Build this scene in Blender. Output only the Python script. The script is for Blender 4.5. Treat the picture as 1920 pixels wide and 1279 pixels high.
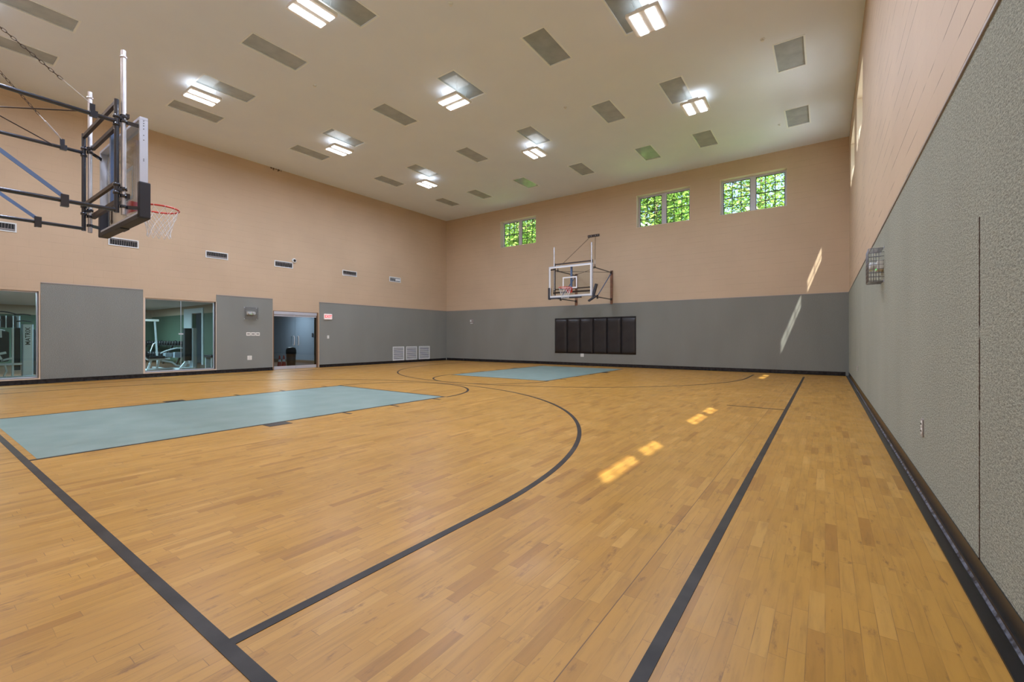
import bpy, math, random
from mathutils import Vector, Matrix
random.seed(7)
PI = math.pi
scene = bpy.context.scene
for o in list(bpy.data.objects):
    bpy.data.objects.remove(o)
C = scene.collection

# ---------------------------------------------------------------- camera, sky, sun, exposure
cam_data = bpy.data.cameras.new('camera')
cam_data.sensor_width = 36.0
cam_data.lens = 832.07 / 1920 * 36.0
cam_data.shift_x = (960 - 942.27) / 1920
cam_data.shift_y = (634.05 - 639.5) / 1920
cam_data.clip_start = 0.02
cam = bpy.data.objects.new('camera', cam_data)
cam.location = (0, 0, 1.166)
cam.rotation_euler = (math.radians(90), 0, math.radians(36.009))
C.objects.link(cam)
scene.camera = cam

scene.view_settings.view_transform = 'Standard'
scene.view_settings.look = 'None'
scene.view_settings.gamma = 1.0
scene.view_settings.exposure = 0.13
scene.view_settings.use_curve_mapping = False

world = bpy.data.worlds.new('world')
scene.world = world
world.use_nodes = True
wn = world.node_tree
bg = wn.nodes['Background']
sky = wn.nodes.new('ShaderNodeTexSky')
sky.sky_type = 'NISHITA'
sky.sun_disc = False
sky.sun_elevation = math.radians(58)
sky.sun_rotation = math.radians(145)
sky.air_density = 1.2
sky.dust_density = 1.5
wn.links.new(sky.outputs[0], bg.inputs[0])
bg.inputs[1].default_value = 0.45

sun_data = bpy.data.lights.new('sun', 'SUN')
sun_data.energy = 52.0
sun_data.angle = math.radians(0.6)
sun_data.color = (1.0, 0.95, 0.86)
sun = bpy.data.objects.new('sun', sun_data)
sun.rotation_euler = Vector((-1, 1.4, -2.73)).to_track_quat('-Z', 'Y').to_euler()
sun.location = (6, -8, 16)
C.objects.link(sun)

LAMP_POWER = 84.0          # every ceiling fixture of the hall
LAMP_COLOR = (0.84, 0.94, 1.20)
# room
XL, XR, YN, YF, H = -16.24, 0.602, -0.24, 17.28, 7.362
CP = 2.565                 # carpet top
TW = 0.29                  # wall thickness

# ---------------------------------------------------------------- materials
def mat(name, col, rough=0.5, metal=0.0, spec=0.5, emit=None, es=1.0, coat=0.0):
    m = bpy.data.materials.new(name)
    m.use_nodes = True
    b = m.node_tree.nodes['Principled BSDF']
    b.inputs['Base Color'].default_value = (*col, 1)
    b.inputs['Roughness'].default_value = rough
    b.inputs['Metallic'].default_value = metal
    b.inputs['Specular IOR Level'].default_value = spec
    b.inputs['Coat Weight'].default_value = coat
    if emit:
        b.inputs['Emission Color'].default_value = (*emit, 1)
        b.inputs['Emission Strength'].default_value = es
    return m

def N(m, kind, **kw):
    n = m.node_tree.nodes.new(kind)
    for k, v in kw.items():
        setattr(n, k, v)
    return n

def L(m, a, b):
    m.node_tree.links.new(a, b)

def math_node(m, op, a, b=None):
    n = N(m, 'ShaderNodeMath', operation=op)
    for i, v in enumerate((a, b)):
        if v is None:
            continue
        if isinstance(v, (int, float)):
            n.inputs[i].default_value = v
        else:
            L(m, v, n.inputs[i])
    return n.outputs[0]

def mixc(m, fac, a, b, mode='MIX'):
    n = N(m, 'ShaderNodeMix', data_type='RGBA', blend_type=mode)
    for i, v in ((0, fac), (6, a), (7, b)):
        if isinstance(v, (int, float)):
            n.inputs[i].default_value = v
        elif isinstance(v, tuple):
            n.inputs[i].default_value = (*v, 1)
        else:
            L(m, v, n.inputs[i])
    return n.outputs[2]

def noise(m, vec, scale, detail=3.0, rough=0.5, dim='3D'):
    n = N(m, 'ShaderNodeTexNoise', noise_dimensions=dim)
    n.inputs['Scale'].default_value = scale
    n.inputs['Detail'].default_value = detail
    n.inputs['Roughness'].default_value = rough
    if vec is not None:
        L(m, vec, n.inputs['Vector'])
    return n.outputs['Fac']

def ramp(m, fac, stops):
    n = N(m, 'ShaderNodeValToRGB')
    e = n.color_ramp.elements
    while len(e) < len(stops):
        e.new(0.5)
    for i, (p, c) in enumerate(stops):
        e[i].position = p
        e[i].color = (*c, 1) if isinstance(c, tuple) else (c, c, c, 1)
    L(m, fac, n.inputs[0])
    return n.outputs[0]

def bump(m, height, strength, dist=0.01):
    n = N(m, 'ShaderNodeBump')
    n.inputs['Strength'].default_value = strength
    n.inputs['Distance'].default_value = dist
    L(m, height, n.inputs['Height'])
    b = m.node_tree.nodes['Principled BSDF']
    L(m, n.outputs[0], b.inputs['Normal'])

def xyz(m):
    t = N(m, 'ShaderNodeTexCoord')
    s = N(m, 'ShaderNodeSeparateXYZ')
    L(m, t.outputs['Object'], s.inputs[0])
    return t.outputs['Object'], s.outputs[0], s.outputs[1], s.outputs[2]

def comb(m, x, y, z=0.0):
    n = N(m, 'ShaderNodeCombineXYZ')
    for i, v in enumerate((x, y, z)):
        if isinstance(v, (int, float)):
            n.inputs[i].default_value = v
        else:
            L(m, v, n.inputs[i])
    return n.outputs[0]

def wood_floor():
    m = mat('maple_strip_floor', (0.6, 0.4, 0.2), 0.34, spec=0.42)
    b = m.node_tree.nodes['Principled BSDF']
    co, x, y, z = xyz(m)
    W = 0.0572
    rx = math_node(m, 'DIVIDE', x, W)
    row = math_node(m, 'FLOOR', rx)
    w1 = N(m, 'ShaderNodeTexWhiteNoise', noise_dimensions='1D')
    L(m, row, w1.inputs['W'])
    off = math_node(m, 'MULTIPLY', w1.outputs[0], 7.3)
    leng = math_node(m, 'ADD', math_node(m, 'MULTIPLY', w1.outputs[0], 0.22), 0.30)
    ry = math_node(m, 'DIVIDE', math_node(m, 'ADD', y, off), leng)
    cell = math_node(m, 'FLOOR', ry)
    w2 = N(m, 'ShaderNodeTexWhiteNoise', noise_dimensions='2D')
    L(m, comb(m, row, cell), w2.inputs['Vector'])
    rnd = w2.outputs[0]
    base = ramp(m, rnd, [(0.0, (0.41, 0.195, 0.034)), (0.12, (0.495, 0.253, 0.045)), (0.5, (0.53, 0.275, 0.050)), (0.9, (0.55, 0.29, 0.056)), (1.0, (0.60, 0.33, 0.075))])
    # grain stretched along the strip, shifted for every board
    gv = comb(m, math_node(m, 'ADD', math_node(m, 'MULTIPLY', x, 34.0), math_node(m, 'MULTIPLY', rnd, 50.0)), math_node(m, 'MULTIPLY', y, 2.6), 0.0)
    g = noise(m, gv, 1.0, 5.0, 0.6)
    gr = ramp(m, g, [(0.28, 0.80), (0.5, 1.0), (0.75, 1.07)])
    c1 = mixc(m, 1.0, base, gr, 'MULTIPLY')
    fg = noise(m, comb(m, math_node(m, 'MULTIPLY', x, 11.0), math_node(m, 'MULTIPLY', y, 3.0), rnd), 1.0, 4.0, 0.6)
    c1 = mixc(m, ramp(m, fg, [(0.58, 0.0), (0.78, 0.5)]), c1, (0.34, 0.17, 0.045))
    # small dark mineral streaks and knots
    kn = noise(m, comb(m, math_node(m, 'ADD', math_node(m, 'MULTIPLY', x, 16.0), math_node(m, 'MULTIPLY', rnd, 31.0)), math_node(m, 'MULTIPLY', y, 4.5), 3.0), 1.0, 6.0, 0.7)
    c1 = mixc(m, ramp(m, kn, [(0.585, 0.0), (0.69, 0.75)]), c1, (0.22, 0.10, 0.03))
    # broad wear
    wn_ = noise(m, comb(m, math_node(m, 'MULTIPLY', x, 0.8), math_node(m, 'MULTIPLY', y, 0.35)), 1.0, 3.0)
    c1 = mixc(m, 1.0, c1, ramp(m, wn_, [(0.3, 0.93), (0.7, 1.05)]), 'MULTIPLY')
    # joints
    fx = math_node(m, 'FRACT', rx)
    ex = math_node(m, 'MINIMUM', fx, math_node(m, 'SUBTRACT', 1.0, fx))
    jx = math_node(m, 'LESS_THAN', ex, 0.018)
    fy = math_node(m, 'FRACT', ry)
    ey = math_node(m, 'MULTIPLY', math_node(m, 'MINIMUM', fy, math_node(m, 'SUBTRACT', 1.0, fy)), leng)
    jy = math_node(m, 'LESS_THAN', ey, 0.0012)
    jn = noise(m, comb(m, x, math_node(m, 'MULTIPLY', y, 1.4)), 2.4, 2.0)
    j = math_node(m, 'MULTIPLY', math_node(m, 'MAXIMUM', jx, jy), ramp(m, jn, [(0.40, 0.10), (0.66, 0.75)]))
    # the one open gap between two strips
    gap = math_node(m, 'LESS_THAN', math_node(m, 'ABSOLUTE', math_node(m, 'ADD', x, 0.744)), 0.0022)
    j = math_node(m, 'MAXIMUM', j, math_node(m, 'MULTIPLY', gap, 0.9))
    c2 = mixc(m, j, c1, (0.16, 0.08, 0.03))
    L(m, c2, b.inputs['Base Color'])
    rn = noise(m, co, 3.0, 4.0)
    L(m, ramp(m, rn, [(0.3, 0.31), (0.7, 0.42)]), b.inputs['Roughness'])
    bump(m, math_node(m, 'SUBTRACT', math_node(m, 'MULTIPLY', g, 0.25), j), 0.12, 0.003)
    return m

def block_wall(name, axis, col=(0.615, 0.47, 0.325), cracks=0.5, cw=0.0085):
    m = mat(name, col, 0.62, spec=0.3)
    b = m.node_tree.nodes['Principled BSDF']
    co, x, y, z = xyz(m)
    u = x if axis == 'x' else y
    v = comb(m, u, z)
    br = N(m, 'ShaderNodeTexBrick')
    br.offset = 0.5
    br.inputs['Scale'].default_value = 1.0
    br.inputs['Mortar Size'].default_value = 0.004
    br.inputs['Mortar Smooth'].default_value = 0.4
    br.inputs['Brick Width'].default_value = 0.406
    br.inputs['Row Height'].default_value = 0.203
    L(m, v, br.inputs['Vector'])
    fac = br.outputs['Fac']
    n1 = noise(m, v, 0.7, 3.0)
    c = mixc(m, 1.0, (col[0], col[1], col[2]), ramp(m, n1, [(0.3, 0.95), (0.7, 1.04)]), 'MULTIPLY')
    # a few joints have opened into dark hairline cracks
    fz = math_node(m, 'FRACT', math_node(m, 'DIVIDE', z, 0.203))
    ez = math_node(m, 'MINIMUM', fz, math_node(m, 'SUBTRACT', 1.0, fz))
    wob = math_node(m, 'MULTIPLY', math_node(m, 'SUBTRACT', noise(m, v, 9.0, 3.0), 0.5), 0.022)
    line = math_node(m, 'LESS_THAN', math_node(m, 'ABSOLUTE', math_node(m, 'ADD', ez, wob)), cw)
    rowr = N(m, 'ShaderNodeTexWhiteNoise', noise_dimensions='1D')
    L(m, math_node(m, 'ROUND', math_node(m, 'DIVIDE', z, 0.203)), rowr.inputs['W'])
    seg = noise(m, comb(m, math_node(m, 'MULTIPLY', u, 0.9), math_node(m, 'MULTIPLY', rowr.outputs[0], 90.0)), 1.6, 4.0)
    crack = math_node(m, 'MULTIPLY', line, ramp(m, seg, [(0.47, 0.0), (0.56, cracks)]))
    c = mixc(m, math_node(m, 'MULTIPLY', fac, 0.10), c, (col[0] * .55, col[1] * .55, col[2] * .55))
    c = mixc(m, crack, c, (0.10, 0.055, 0.03))
    L(m, c, b.inputs['Base Color'])
    h = math_node(m, 'SUBTRACT', math_node(m, 'MULTIPLY', noise(m, v, 45.0, 2.0), 0.25), fac)
    bump(m, h, 0.35, 0.006)
    return m

def carpet(name, axis, seam=None, col=(0.225, 0.225, 0.20), coarse=1.0, deep=1.0):
    m = mat(name, col, 0.95, spec=0.1)
    b = m.node_tree.nodes['Principled BSDF']
    co, x, y, z = xyz(m)
    u = x if axis == 'x' else y
    v = comb(m, u, z)
    n1 = noise(m, v, 210.0 / coarse, 3.0, 0.7)
    n2 = noise(m, comb(m, math_node(m, 'MULTIPLY', u, 0.9), math_node(m, 'MULTIPLY', z, 2.2)), 60.0 / coarse, 3.0, 0.6)
    f = math_node(m, 'ADD', math_node(m, 'MULTIPLY', n1, 0.6), math_node(m, 'MULTIPLY', n2, 0.4))
    c = mixc(m, 1.0, col, ramp(m, f, [(0.5 - 0.14 / deep, 0.56), (0.5, 1.0), (0.5 + 0.14 / deep, 1.5)]), 'MULTIPLY')
    big = noise(m, comb(m, math_node(m, 'MULTIPLY', u, 1.1), math_node(m, 'MULTIPLY', z, 0.35)), 1.0, 3.0)
    c = mixc(m, 1.0, c, ramp(m, big, [(0.3, 0.94), (0.7, 1.06)]), 'MULTIPLY')
    tint = noise(m, v, 33.0, 3.0)
    c = mixc(m, ramp(m, tint, [(0.55, 0.0), (0.75, 0.18)]), c, (0.30, 0.22, 0.13))
    if seam:
        for s, w in seam:
            wv = math_node(m, 'MULTIPLY', math_node(m, 'SUBTRACT', noise(m, v, 60.0, 3.0), 0.5), 0.018)
            d = math_node(m, 'ABSOLUTE', math_node(m, 'ADD', math_node(m, 'SUBTRACT', u, s), wv))
            line = math_node(m, 'LESS_THAN', d, w)
            below = math_node(m, 'LESS_THAN', z, 1.74)
            br_ = ramp(m, noise(m, comb(m, 0.0, math_node(m, 'MULTIPLY', z, 7.0)), 1.0, 3.0), [(0.34, 0.25), (0.42, 0.95)])
            c = mixc(m, math_node(m, 'MULTIPLY', math_node(m, 'MULTIPLY', line, below), br_), c, (0.05, 0.02, 0.01))
    L(m, c, b.inputs['Base Color'])
    bump(m, f, 0.9, 0.012)
    return m

def noisy(name, c1, c2, scale=8.0, rough=0.5, metal=0.0, detail=4.0, spec=0.5, lo=0.35, hi=0.65, b_=0.0):
    m = mat(name, c1, rough, metal, spec)
    co, x, y, z = xyz(m)
    n = noise(m, co, scale, detail)
    L(m, ramp(m, n, [(lo, c1), (hi, c2)]), m.node_tree.nodes['Principled BSDF'].inputs['Base Color'])
    if b_:
        bump(m, n, b_, 0.004)
    return m

def glass_mat(name, tint=(1, 1, 1), rough=0.0, ior=1.45, gl=1.0):
    m = bpy.data.materials.new(name)
    m.use_nodes = True
    nt = m.node_tree
    nt.nodes.clear()
    out = nt.nodes.new('ShaderNodeOutputMaterial')
    mx = nt.nodes.new('ShaderNodeMixShader')
    tr = nt.nodes.new('ShaderNodeBsdfTransparent')
    gs = nt.nodes.new('ShaderNodeBsdfGlossy')
    fr = nt.nodes.new('ShaderNodeFresnel')
    fr.inputs[0].default_value = ior
    tr.inputs[0].default_value = (*tint, 1)
    gs.inputs['Roughness'].default_value = rough
    mu = nt.nodes.new('ShaderNodeMath')
    mu.operation = 'MULTIPLY'
    mu.inputs[1].default_value = gl
    nt.links.new(fr.outputs[0], mu.inputs[0])
    nt.links.new(mu.outputs[0], mx.inputs[0])
    nt.links.new(tr.outputs[0], mx.inputs[1])
    nt.links.new(gs.outputs[0], mx.inputs[2])
    nt.links.new(mx.outputs[0], out.inputs[0])
    return m

M = {}
M['floor'] = wood_floor()
M['wall_x'] = block_wall('painted_block_far', 'x', cracks=0.35)
M['wall_y'] = block_wall('painted_block_left', 'y', cracks=0.25)
M['wall_r'] = block_wall('painted_block_right', 'y', cracks=0.9, cw=0.016)
M['carpet_r'] = carpet('wall_carpet_right', 'y', seam=[(3.02, 0.011), (13.6, 0.006)], col=(0.375, 0.39, 0.320), coarse=1.3, deep=1.45)
M['carpet_l'] = carpet('wall_carpet_left', 'y', col=(0.29, 0.305, 0.285))
M['carpet_f'] = carpet('wall_carpet_far', 'x', col=(0.272, 0.276, 0.25))
M['ceiling'] = noisy('ceiling_paint', (0.80, 0.875, 0.99), (0.82, 0.895, 1.0), 1.2, 0.8, spec=0.2)
M['black_line'] = noisy('black_court_paint', (0.030, 0.026, 0.023), (0.052, 0.046, 0.041), 5, 0.42, spec=0.22)
M['lane_blue'] = noisy('pale_blue_court_paint', (0.215, 0.325, 0.295), (0.28, 0.39, 0.36), 2.2, 0.36, lo=0.3, hi=0.7)
M['cove'] = noisy('black_vinyl_cove', (0.010, 0.009, 0.010), (0.03, 0.027, 0.028), 14, 0.27, spec=0.35)
m_ = M['cove_right'] = mat('highlit_vinyl_cove', (0.012, 0.011, 0.012), 0.25, spec=0.3)
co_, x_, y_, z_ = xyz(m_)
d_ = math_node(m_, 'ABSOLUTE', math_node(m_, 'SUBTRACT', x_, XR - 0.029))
hl_ = math_node(m_, 'MULTIPLY', math_node(m_, 'LESS_THAN', d_, 0.005), ramp(m_, noise(m_, co_, 14.0, 5.0, 0.7), [(0.40, 0.15), (0.6, 0.9)]))  # broken grey highlight painted along the valley of the cove
L(m_, mixc(m_, hl_, (0.012, 0.011, 0.012), (0.20, 0.22, 0.28)), m_.node_tree.nodes['Principled BSDF'].inputs['Base Color'])
M['cap'] = mat('carpet_cap_trim', (0.33, 0.30, 0.29), 0.45)
M['white_metal'] = mat('white_enamel', (0.80, 0.84, 0.86), 0.4)
M['light_trim'] = mat('light_trim_enamel', (0.86, 0.93, 0.98), 0.4)
M['vinyl'] = mat('white_vinyl_frame', (0.62, 0.62, 0.68), 0.4)
M['reveal'] = mat('painted_reveal', (0.70, 0.58, 0.46), 0.6)
M['lead'] = mat('dark_muntin', (0.03, 0.035, 0.05), 0.5)
M['dark'] = mat('black_hollow', (0.012, 0.012, 0.012), 0.7)
M['aluminium'] = mat('brushed_aluminium', (0.66, 0.69, 0.78), 0.4, 0.5)
M['galv'] = noisy('galvanised_tube', (0.62, 0.62, 0.66), (0.78, 0.78, 0.82), 6, 0.32, 0.8)
M['navy'] = mat('black_powder_coat', (0.014, 0.019, 0.036), 0.25, 0.3, 0.8, coat=0.8)
M['brown_steel'] = mat('brown_black_steel', (0.05, 0.032, 0.025), 0.4, 0.2)
M['blue_brace'] = mat('blue_grey_brace', (0.16, 0.25, 0.46), 0.35, 0.3)
M['plate'] = noisy('brown_wood_plate', (0.20, 0.09, 0.05), (0.28, 0.13, 0.07), 9, 0.5)
M['board_white'] = mat('backboard_white_paint', (0.8, 0.8, 0.8), 0.4)
M['rim'] = mat('red_orange_rim', (0.70, 0.07, 0.05), 0.38)
M['net'] = mat('white_nylon_net', (0.85, 0.85, 0.86), 0.7)
M['pad'] = mat('black_foam_pad', (0.03, 0.03, 0.038), 0.55)
M['board_glass'] = glass_mat('backboard_glass', (0.93, 0.95, 0.95), 0.02, 1.5, 0.5)
M['window_glass'] = glass_mat('window_glass', (0.95, 0.97, 0.96), 0.0, 1.45, 0.8)
M['tint_glass'] = glass_mat('tinted_partition_glass', (0.70, 0.86, 0.90), 0.0, 1.45, 0.8)
M['door_glass'] = glass_mat('tinted_door_glass', (0.72, 0.80, 0.84), 0.0, 1.45, 0.9)
M['mat_vinyl'] = noisy('black_vinyl_pad', (0.018, 0.016, 0.018), (0.03, 0.026, 0.028), 2.5, 0.33, b_=0.5)
M['lens'] = noisy('prismatic_lens', (0.34, 0.40, 0.43), (0.42, 0.48, 0.51), 3.0, 0.12, spec=0.8)
M['led'] = mat('led_lens', (0.9, 0.9, 0.9), 0.4, emit=(1.0, 0.99, 0.97), es=9.0)
M['housing'] = mat('fixture_housing', (0.85, 0.85, 0.86), 0.35)
M['plastic'] = mat('white_plastic', (0.82, 0.81, 0.76), 0.45)
M['slot'] = mat('dark_slot', (0.03, 0.03, 0.03), 0.5)
M['exit_red'] = mat('exit_red', (0.8, 0.05, 0.06), 0.5, emit=(1.0, 0.10, 0.10), es=0.5)
M['exit_face'] = mat('exit_face', (0.85, 0.78, 0.76), 0.5, emit=(1.0, 0.75, 0.72), es=0.25)
M['green_led'] = mat('green_led', (0.1, 0.8, 0.2), 0.4, emit=(0.1, 1.0, 0.2), es=1.5)
M['jamb'] = mat('brown_door_jamb', (0.20, 0.12, 0.07), 0.5)
M['gym_green'] = mat('green_wall_paint', (0.070, 0.115, 0.075), 0.7)
M['gym_beige'] = mat('beige_wall_paint', (0.42, 0.34, 0.25), 0.7)
M['gym_ceiling'] = mat('fitness_ceiling', (0.72, 0.74, 0.76), 0.8)
M['gym_floor'] = noisy('brown_plank_floor', (0.09, 0.045, 0.027), (0.14, 0.075, 0.042), 4, 0.4)
M['lobby'] = mat('blue_grey_wall_paint', (0.26, 0.30, 0.36), 0.7)
M['machine'] = mat('silver_blue_steel', (0.42, 0.50, 0.58), 0.3, 0.45)
M['machine_white'] = mat('pale_machine_steel', (0.62, 0.68, 0.72), 0.35, 0.2)
M['black_rubber'] = mat('black_rubber', (0.015, 0.015, 0.018), 0.5)
M['guard_steel'] = mat('guard_wire_steel', (0.20, 0.20, 0.21), 0.4, 0.3)
M['chrome'] = mat('chrome', (0.8, 0.8, 0.82), 0.12, 1.0)
M['brown_bin'] = mat('brown_bin', (0.12, 0.06, 0.04), 0.5)
M['cone_red'] = mat('cone_red', (0.60, 0.06, 0.05), 0.5)
M['bark'] = noisy('bark', (0.10, 0.07, 0.045), (0.20, 0.15, 0.10), 9, 0.9)
M['grass'] = noisy('lawn', (0.08, 0.16, 0.04), (0.14, 0.24, 0.07), 0.8, 0.9)
M['bounce_paving'] = noisy('bounce_concrete', (0.55, 0.56, 0.57), (0.62, 0.63, 0.64), 1.5, 0.9)
M['stain'] = mat('water_stain', (0.10, 0.05, 0.025), 0.8)
M['flake'] = mat('paint_chip', (0.7, 0.66, 0.58), 0.7)

def leaf_mat(name, c1, c2):
    m = bpy.data.materials.new(name)
    m.use_nodes = True
    nt = m.node_tree
    nt.nodes.clear()
    out = nt.nodes.new('ShaderNodeOutputMaterial')
    mx = nt.nodes.new('ShaderNodeMixShader')
    d = nt.nodes.new('ShaderNodeBsdfDiffuse')
    t = nt.nodes.new('ShaderNodeBsdfTranslucent')
    g = nt.nodes.new('ShaderNodeNewGeometry')
    r = nt.nodes.new('ShaderNodeValToRGB')
    r.color_ramp.elements[0].color = (*c1, 1)
    r.color_ramp.elements[1].color = (*c2, 1)
    nt.links.new(g.outputs['Random Per Island'], r.inputs[0])
    nt.links.new(r.outputs[0], d.inputs[0])
    nt.links.new(r.outputs[0], t.inputs[0])
    mx.inputs[0].default_value = 0.45
    nt.links.new(d.outputs[0], mx.inputs[1])
    nt.links.new(t.outputs[0], mx.inputs[2])
    nt.links.new(mx.outputs[0], out.inputs[0])
    return m
M['leaf_a'] = leaf_mat('leaves_bright', (0.04, 0.11, 0.014), (0.19, 0.28, 0.07))
M['leaf_b'] = leaf_mat('leaves_deep', (0.03, 0.09, 0.025), (0.11, 0.22, 0.06))

# ---------------------------------------------------------------- mesh helpers
class MB:
    def __init__(s):
        s.v = []; s.f = []; s.mi = []; s.sm = []
    def add(s, vs, fs, mi=0, smooth=False):
        n = len(s.v)
        s.v += [tuple(v) for v in vs]
        for f in fs:
            s.f.append([i + n for i in f]); s.mi.append(mi); s.sm.append(smooth)
        return s
    def box(s, x0, x1, y0, y1, z0, z1, mi=0, M_=None):
        x0, x1 = min(x0, x1), max(x0, x1); y0, y1 = min(y0, y1), max(y0, y1); z0, z1 = min(z0, z1), max(z0, z1)
        vs = [(x, y, z) for z in (z0, z1) for y in (y0, y1) for x in (x0, x1)]
        if M_ is not None:
            vs = [tuple(M_ @ Vector(v)) for v in vs]
        return s.add(vs, [(0, 2, 3, 1), (4, 5, 7, 6), (0, 1, 5, 4), (2, 6, 7, 3), (0, 4, 6, 2), (1, 3, 7, 5)], mi)
    def rbox(s, x0, x1, y0, y1, z0, z1, r, axis='y', mi=0, seg=4, M_=None):
        """box with rounded corners seen along an axis"""
        pts = []
        if axis == 'y': a0, a1, b0, b1, c0, c1 = x0, x1, z0, z1, y0, y1
        elif axis == 'x': a0, a1, b0, b1, c0, c1 = y0, y1, z0, z1, x0, x1
        else: a0, a1, b0, b1, c0, c1 = x0, x1, y0, y1, z0, z1
        for (ca, cb, st) in ((a1 - r, b1 - r, 0), (a0 + r, b1 - r, 1), (a0 + r, b0 + r, 2), (a1 - r, b0 + r, 3)):
            for k in range(seg + 1):
                t = (st + k / seg) * PI / 2
                pts.append((ca + r * math.cos(t), cb + r * math.sin(t)))
        def P(a, b, c):
            q = (a, c, b) if axis == 'y' else (c, a, b) if axis == 'x' else (a, b, c)
            return tuple(M_ @ Vector(q)) if M_ is not None else q
        n = len(pts)
        vs = [P(a, b, c0) for a, b in pts] + [P(a, b, c1) for a, b in pts]
        fs = [tuple(range(n)), tuple(range(2 * n - 1, n - 1, -1))] + [(i, n + i, n + (i + 1) % n, (i + 1) % n) for i in range(n)]
        return s.add(vs, fs, mi)
    def bar(s, a, b, w, h, mi=0, up=(0, 0, 1)):
        a, b = Vector(a), Vector(b); d = (b - a).normalized(); u = Vector(up)
        if abs(d.dot(u)) > 0.98: u = Vector((0, 1, 0))
        sd = d.cross(u).normalized(); u = sd.cross(d).normalized()
        vs = []
        for p in (a, b):
            for i, j in ((-1, -1), (1, -1), (1, 1), (-1, 1)):
                vs.append(p + sd * w / 2 * i + u * h / 2 * j)
        return s.add(vs, [(3, 2, 1, 0), (4, 5, 6, 7), (0, 1, 5, 4), (1, 2, 6, 5), (2, 3, 7, 6), (3, 0, 4, 7)], mi)
    def tube(s, pts, r, seg=8, mi=0, closed=False, caps=True, radii=None):
        pts = [Vector(p) for p in pts]
        n = len(pts)
        if n < 2: return s
        prev = None; rings = []
        for i, p in enumerate(pts):
            if closed:
                t = (pts[(i + 1) % n] - pts[i - 1]).normalized()
            else:
                t = (pts[min(i + 1, n - 1)] - pts[max(i - 1, 0)]).normalized()
            if prev is None:
                u = Vector((0, 0, 1)) if abs(t.z) < 0.9 else Vector((1, 0, 0))
                u = (u - t * u.dot(t)).normalized()
            else:
                u = (prev - t * prev.dot(t)).normalized()
            prev = u
            w = t.cross(u)
            rr = radii[i] if radii else r
            rings.append([p + (u * math.cos(2 * PI * k / seg) + w * math.sin(2 * PI * k / seg)) * rr for k in range(seg)])
        vs = [v for ring in rings for v in ring]; fs = []
        m_ = n if closed else n - 1
        for i in range(m_):
            a = i * seg; b = ((i + 1) % n) * seg
            for k in range(seg):
                fs.append((a + k, a + (k + 1) % seg, b + (k + 1) % seg, b + k))
        s.add(vs, fs, mi, True)
        if caps and not closed:
            s.add(rings[0], [tuple(range(seg - 1, -1, -1))], mi)
            s.add(rings[-1], [tuple(range(seg))], mi)
        return s
    def lathe(s, prof, c=(0, 0, 0), seg=20, mi=0, M_=None):
        vs = []; fs = []
        for r, z in prof:
            for k in range(seg):
                t = 2 * PI * k / seg
                v = Vector((r * math.cos(t), r * math.sin(t), z))
                if M_ is not None: v = M_ @ v
                vs.append(v + Vector(c))
        for i in range(len(prof) - 1):
            for k in range(seg):
                fs.append((i * seg + k, i * seg + (k + 1) % seg, (i + 1) * seg + (k + 1) % seg, (i + 1) * seg + k))
        s.add(vs, fs, mi, True)
        s.add(vs[:seg], [tuple(range(seg - 1, -1, -1))], mi)
        s.add(vs[-seg:], [tuple(range(seg))], mi)
        return s
    def arc(s, cx, cy, r, a0, a1, w, z0, z1, n=96, mi=0, full=False):
        vs = []; fs = []
        for i in range(n + 1):
            t = a0 + (a1 - a0) * i / n
            for rr in (r - w / 2, r + w / 2):
                for z in (z0, z1):
                    vs.append((cx + rr * math.cos(t), cy + rr * math.sin(t), z))
        for i in range(n):
            a = i * 4; b = a + 4
            fs += [(a + 1, a + 3, b + 3, b + 1), (a, b, b + 2, a + 2), (a, a + 1, b + 1, b), (a + 2, b + 2, b + 3, a + 3)]
        return s.add(vs, fs, mi)
    def build(s, name, m, parent=None, bevel=0.0, matrix=None, origin=None):
        me = bpy.data.meshes.new(name)
        me.from_pydata([tuple(v) for v in s.v], [], s.f)
        ms = m if isinstance(m, (list, tuple)) else [m]
        for k in ms: me.materials.append(M[k] if isinstance(k, str) else k)
        for i, p in enumerate(me.polygons):
            p.material_index = s.mi[i]; p.use_smooth = s.sm[i]
        me.update()
        o = bpy.data.objects.new(name, me)
        C.objects.link(o)
        if origin is not None:
            me.transform(Matrix.Translation(-Vector(origin))); o.location = origin
        if parent is not None: o.parent = parent
        if bevel:
            bm = o.modifiers.new('bevel', 'BEVEL'); bm.width = bevel; bm.segments = 2; bm.limit_method = 'ANGLE'
        return o

def tag(o, label=None, cat=None, group=None, kind=None):
    if label: o['label'] = label
    if cat: o['category'] = cat
    if group: o['group'] = group
    if kind: o['kind'] = kind
    return o

def empty(name, loc=(0, 0, 0), rz=0.0):
    o = bpy.data.objects.new(name, None)
    o.location = loc; o.rotation_euler = (0, 0, rz); o.empty_display_size = 0.1
    C.objects.link(o)
    return o

def copy_tree(o, parent=None):
    c = o.copy(); C.objects.link(c)
    if parent is not None: c.parent = parent
    for ch in [q for q in bpy.data.objects if q.parent == o]:
        copy_tree(ch, c)
    return c

def structure(o):
    o['kind'] = 'structure'
    return o

# ---------------------------------------------------------------- room shell
fl = MB().box(XL - TW, XR + TW, YN - 0.25, YF + TW, -0.2, 0).build('floor', 'floor')
structure(fl)
XC = -7.87     # centre line of the court

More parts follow.
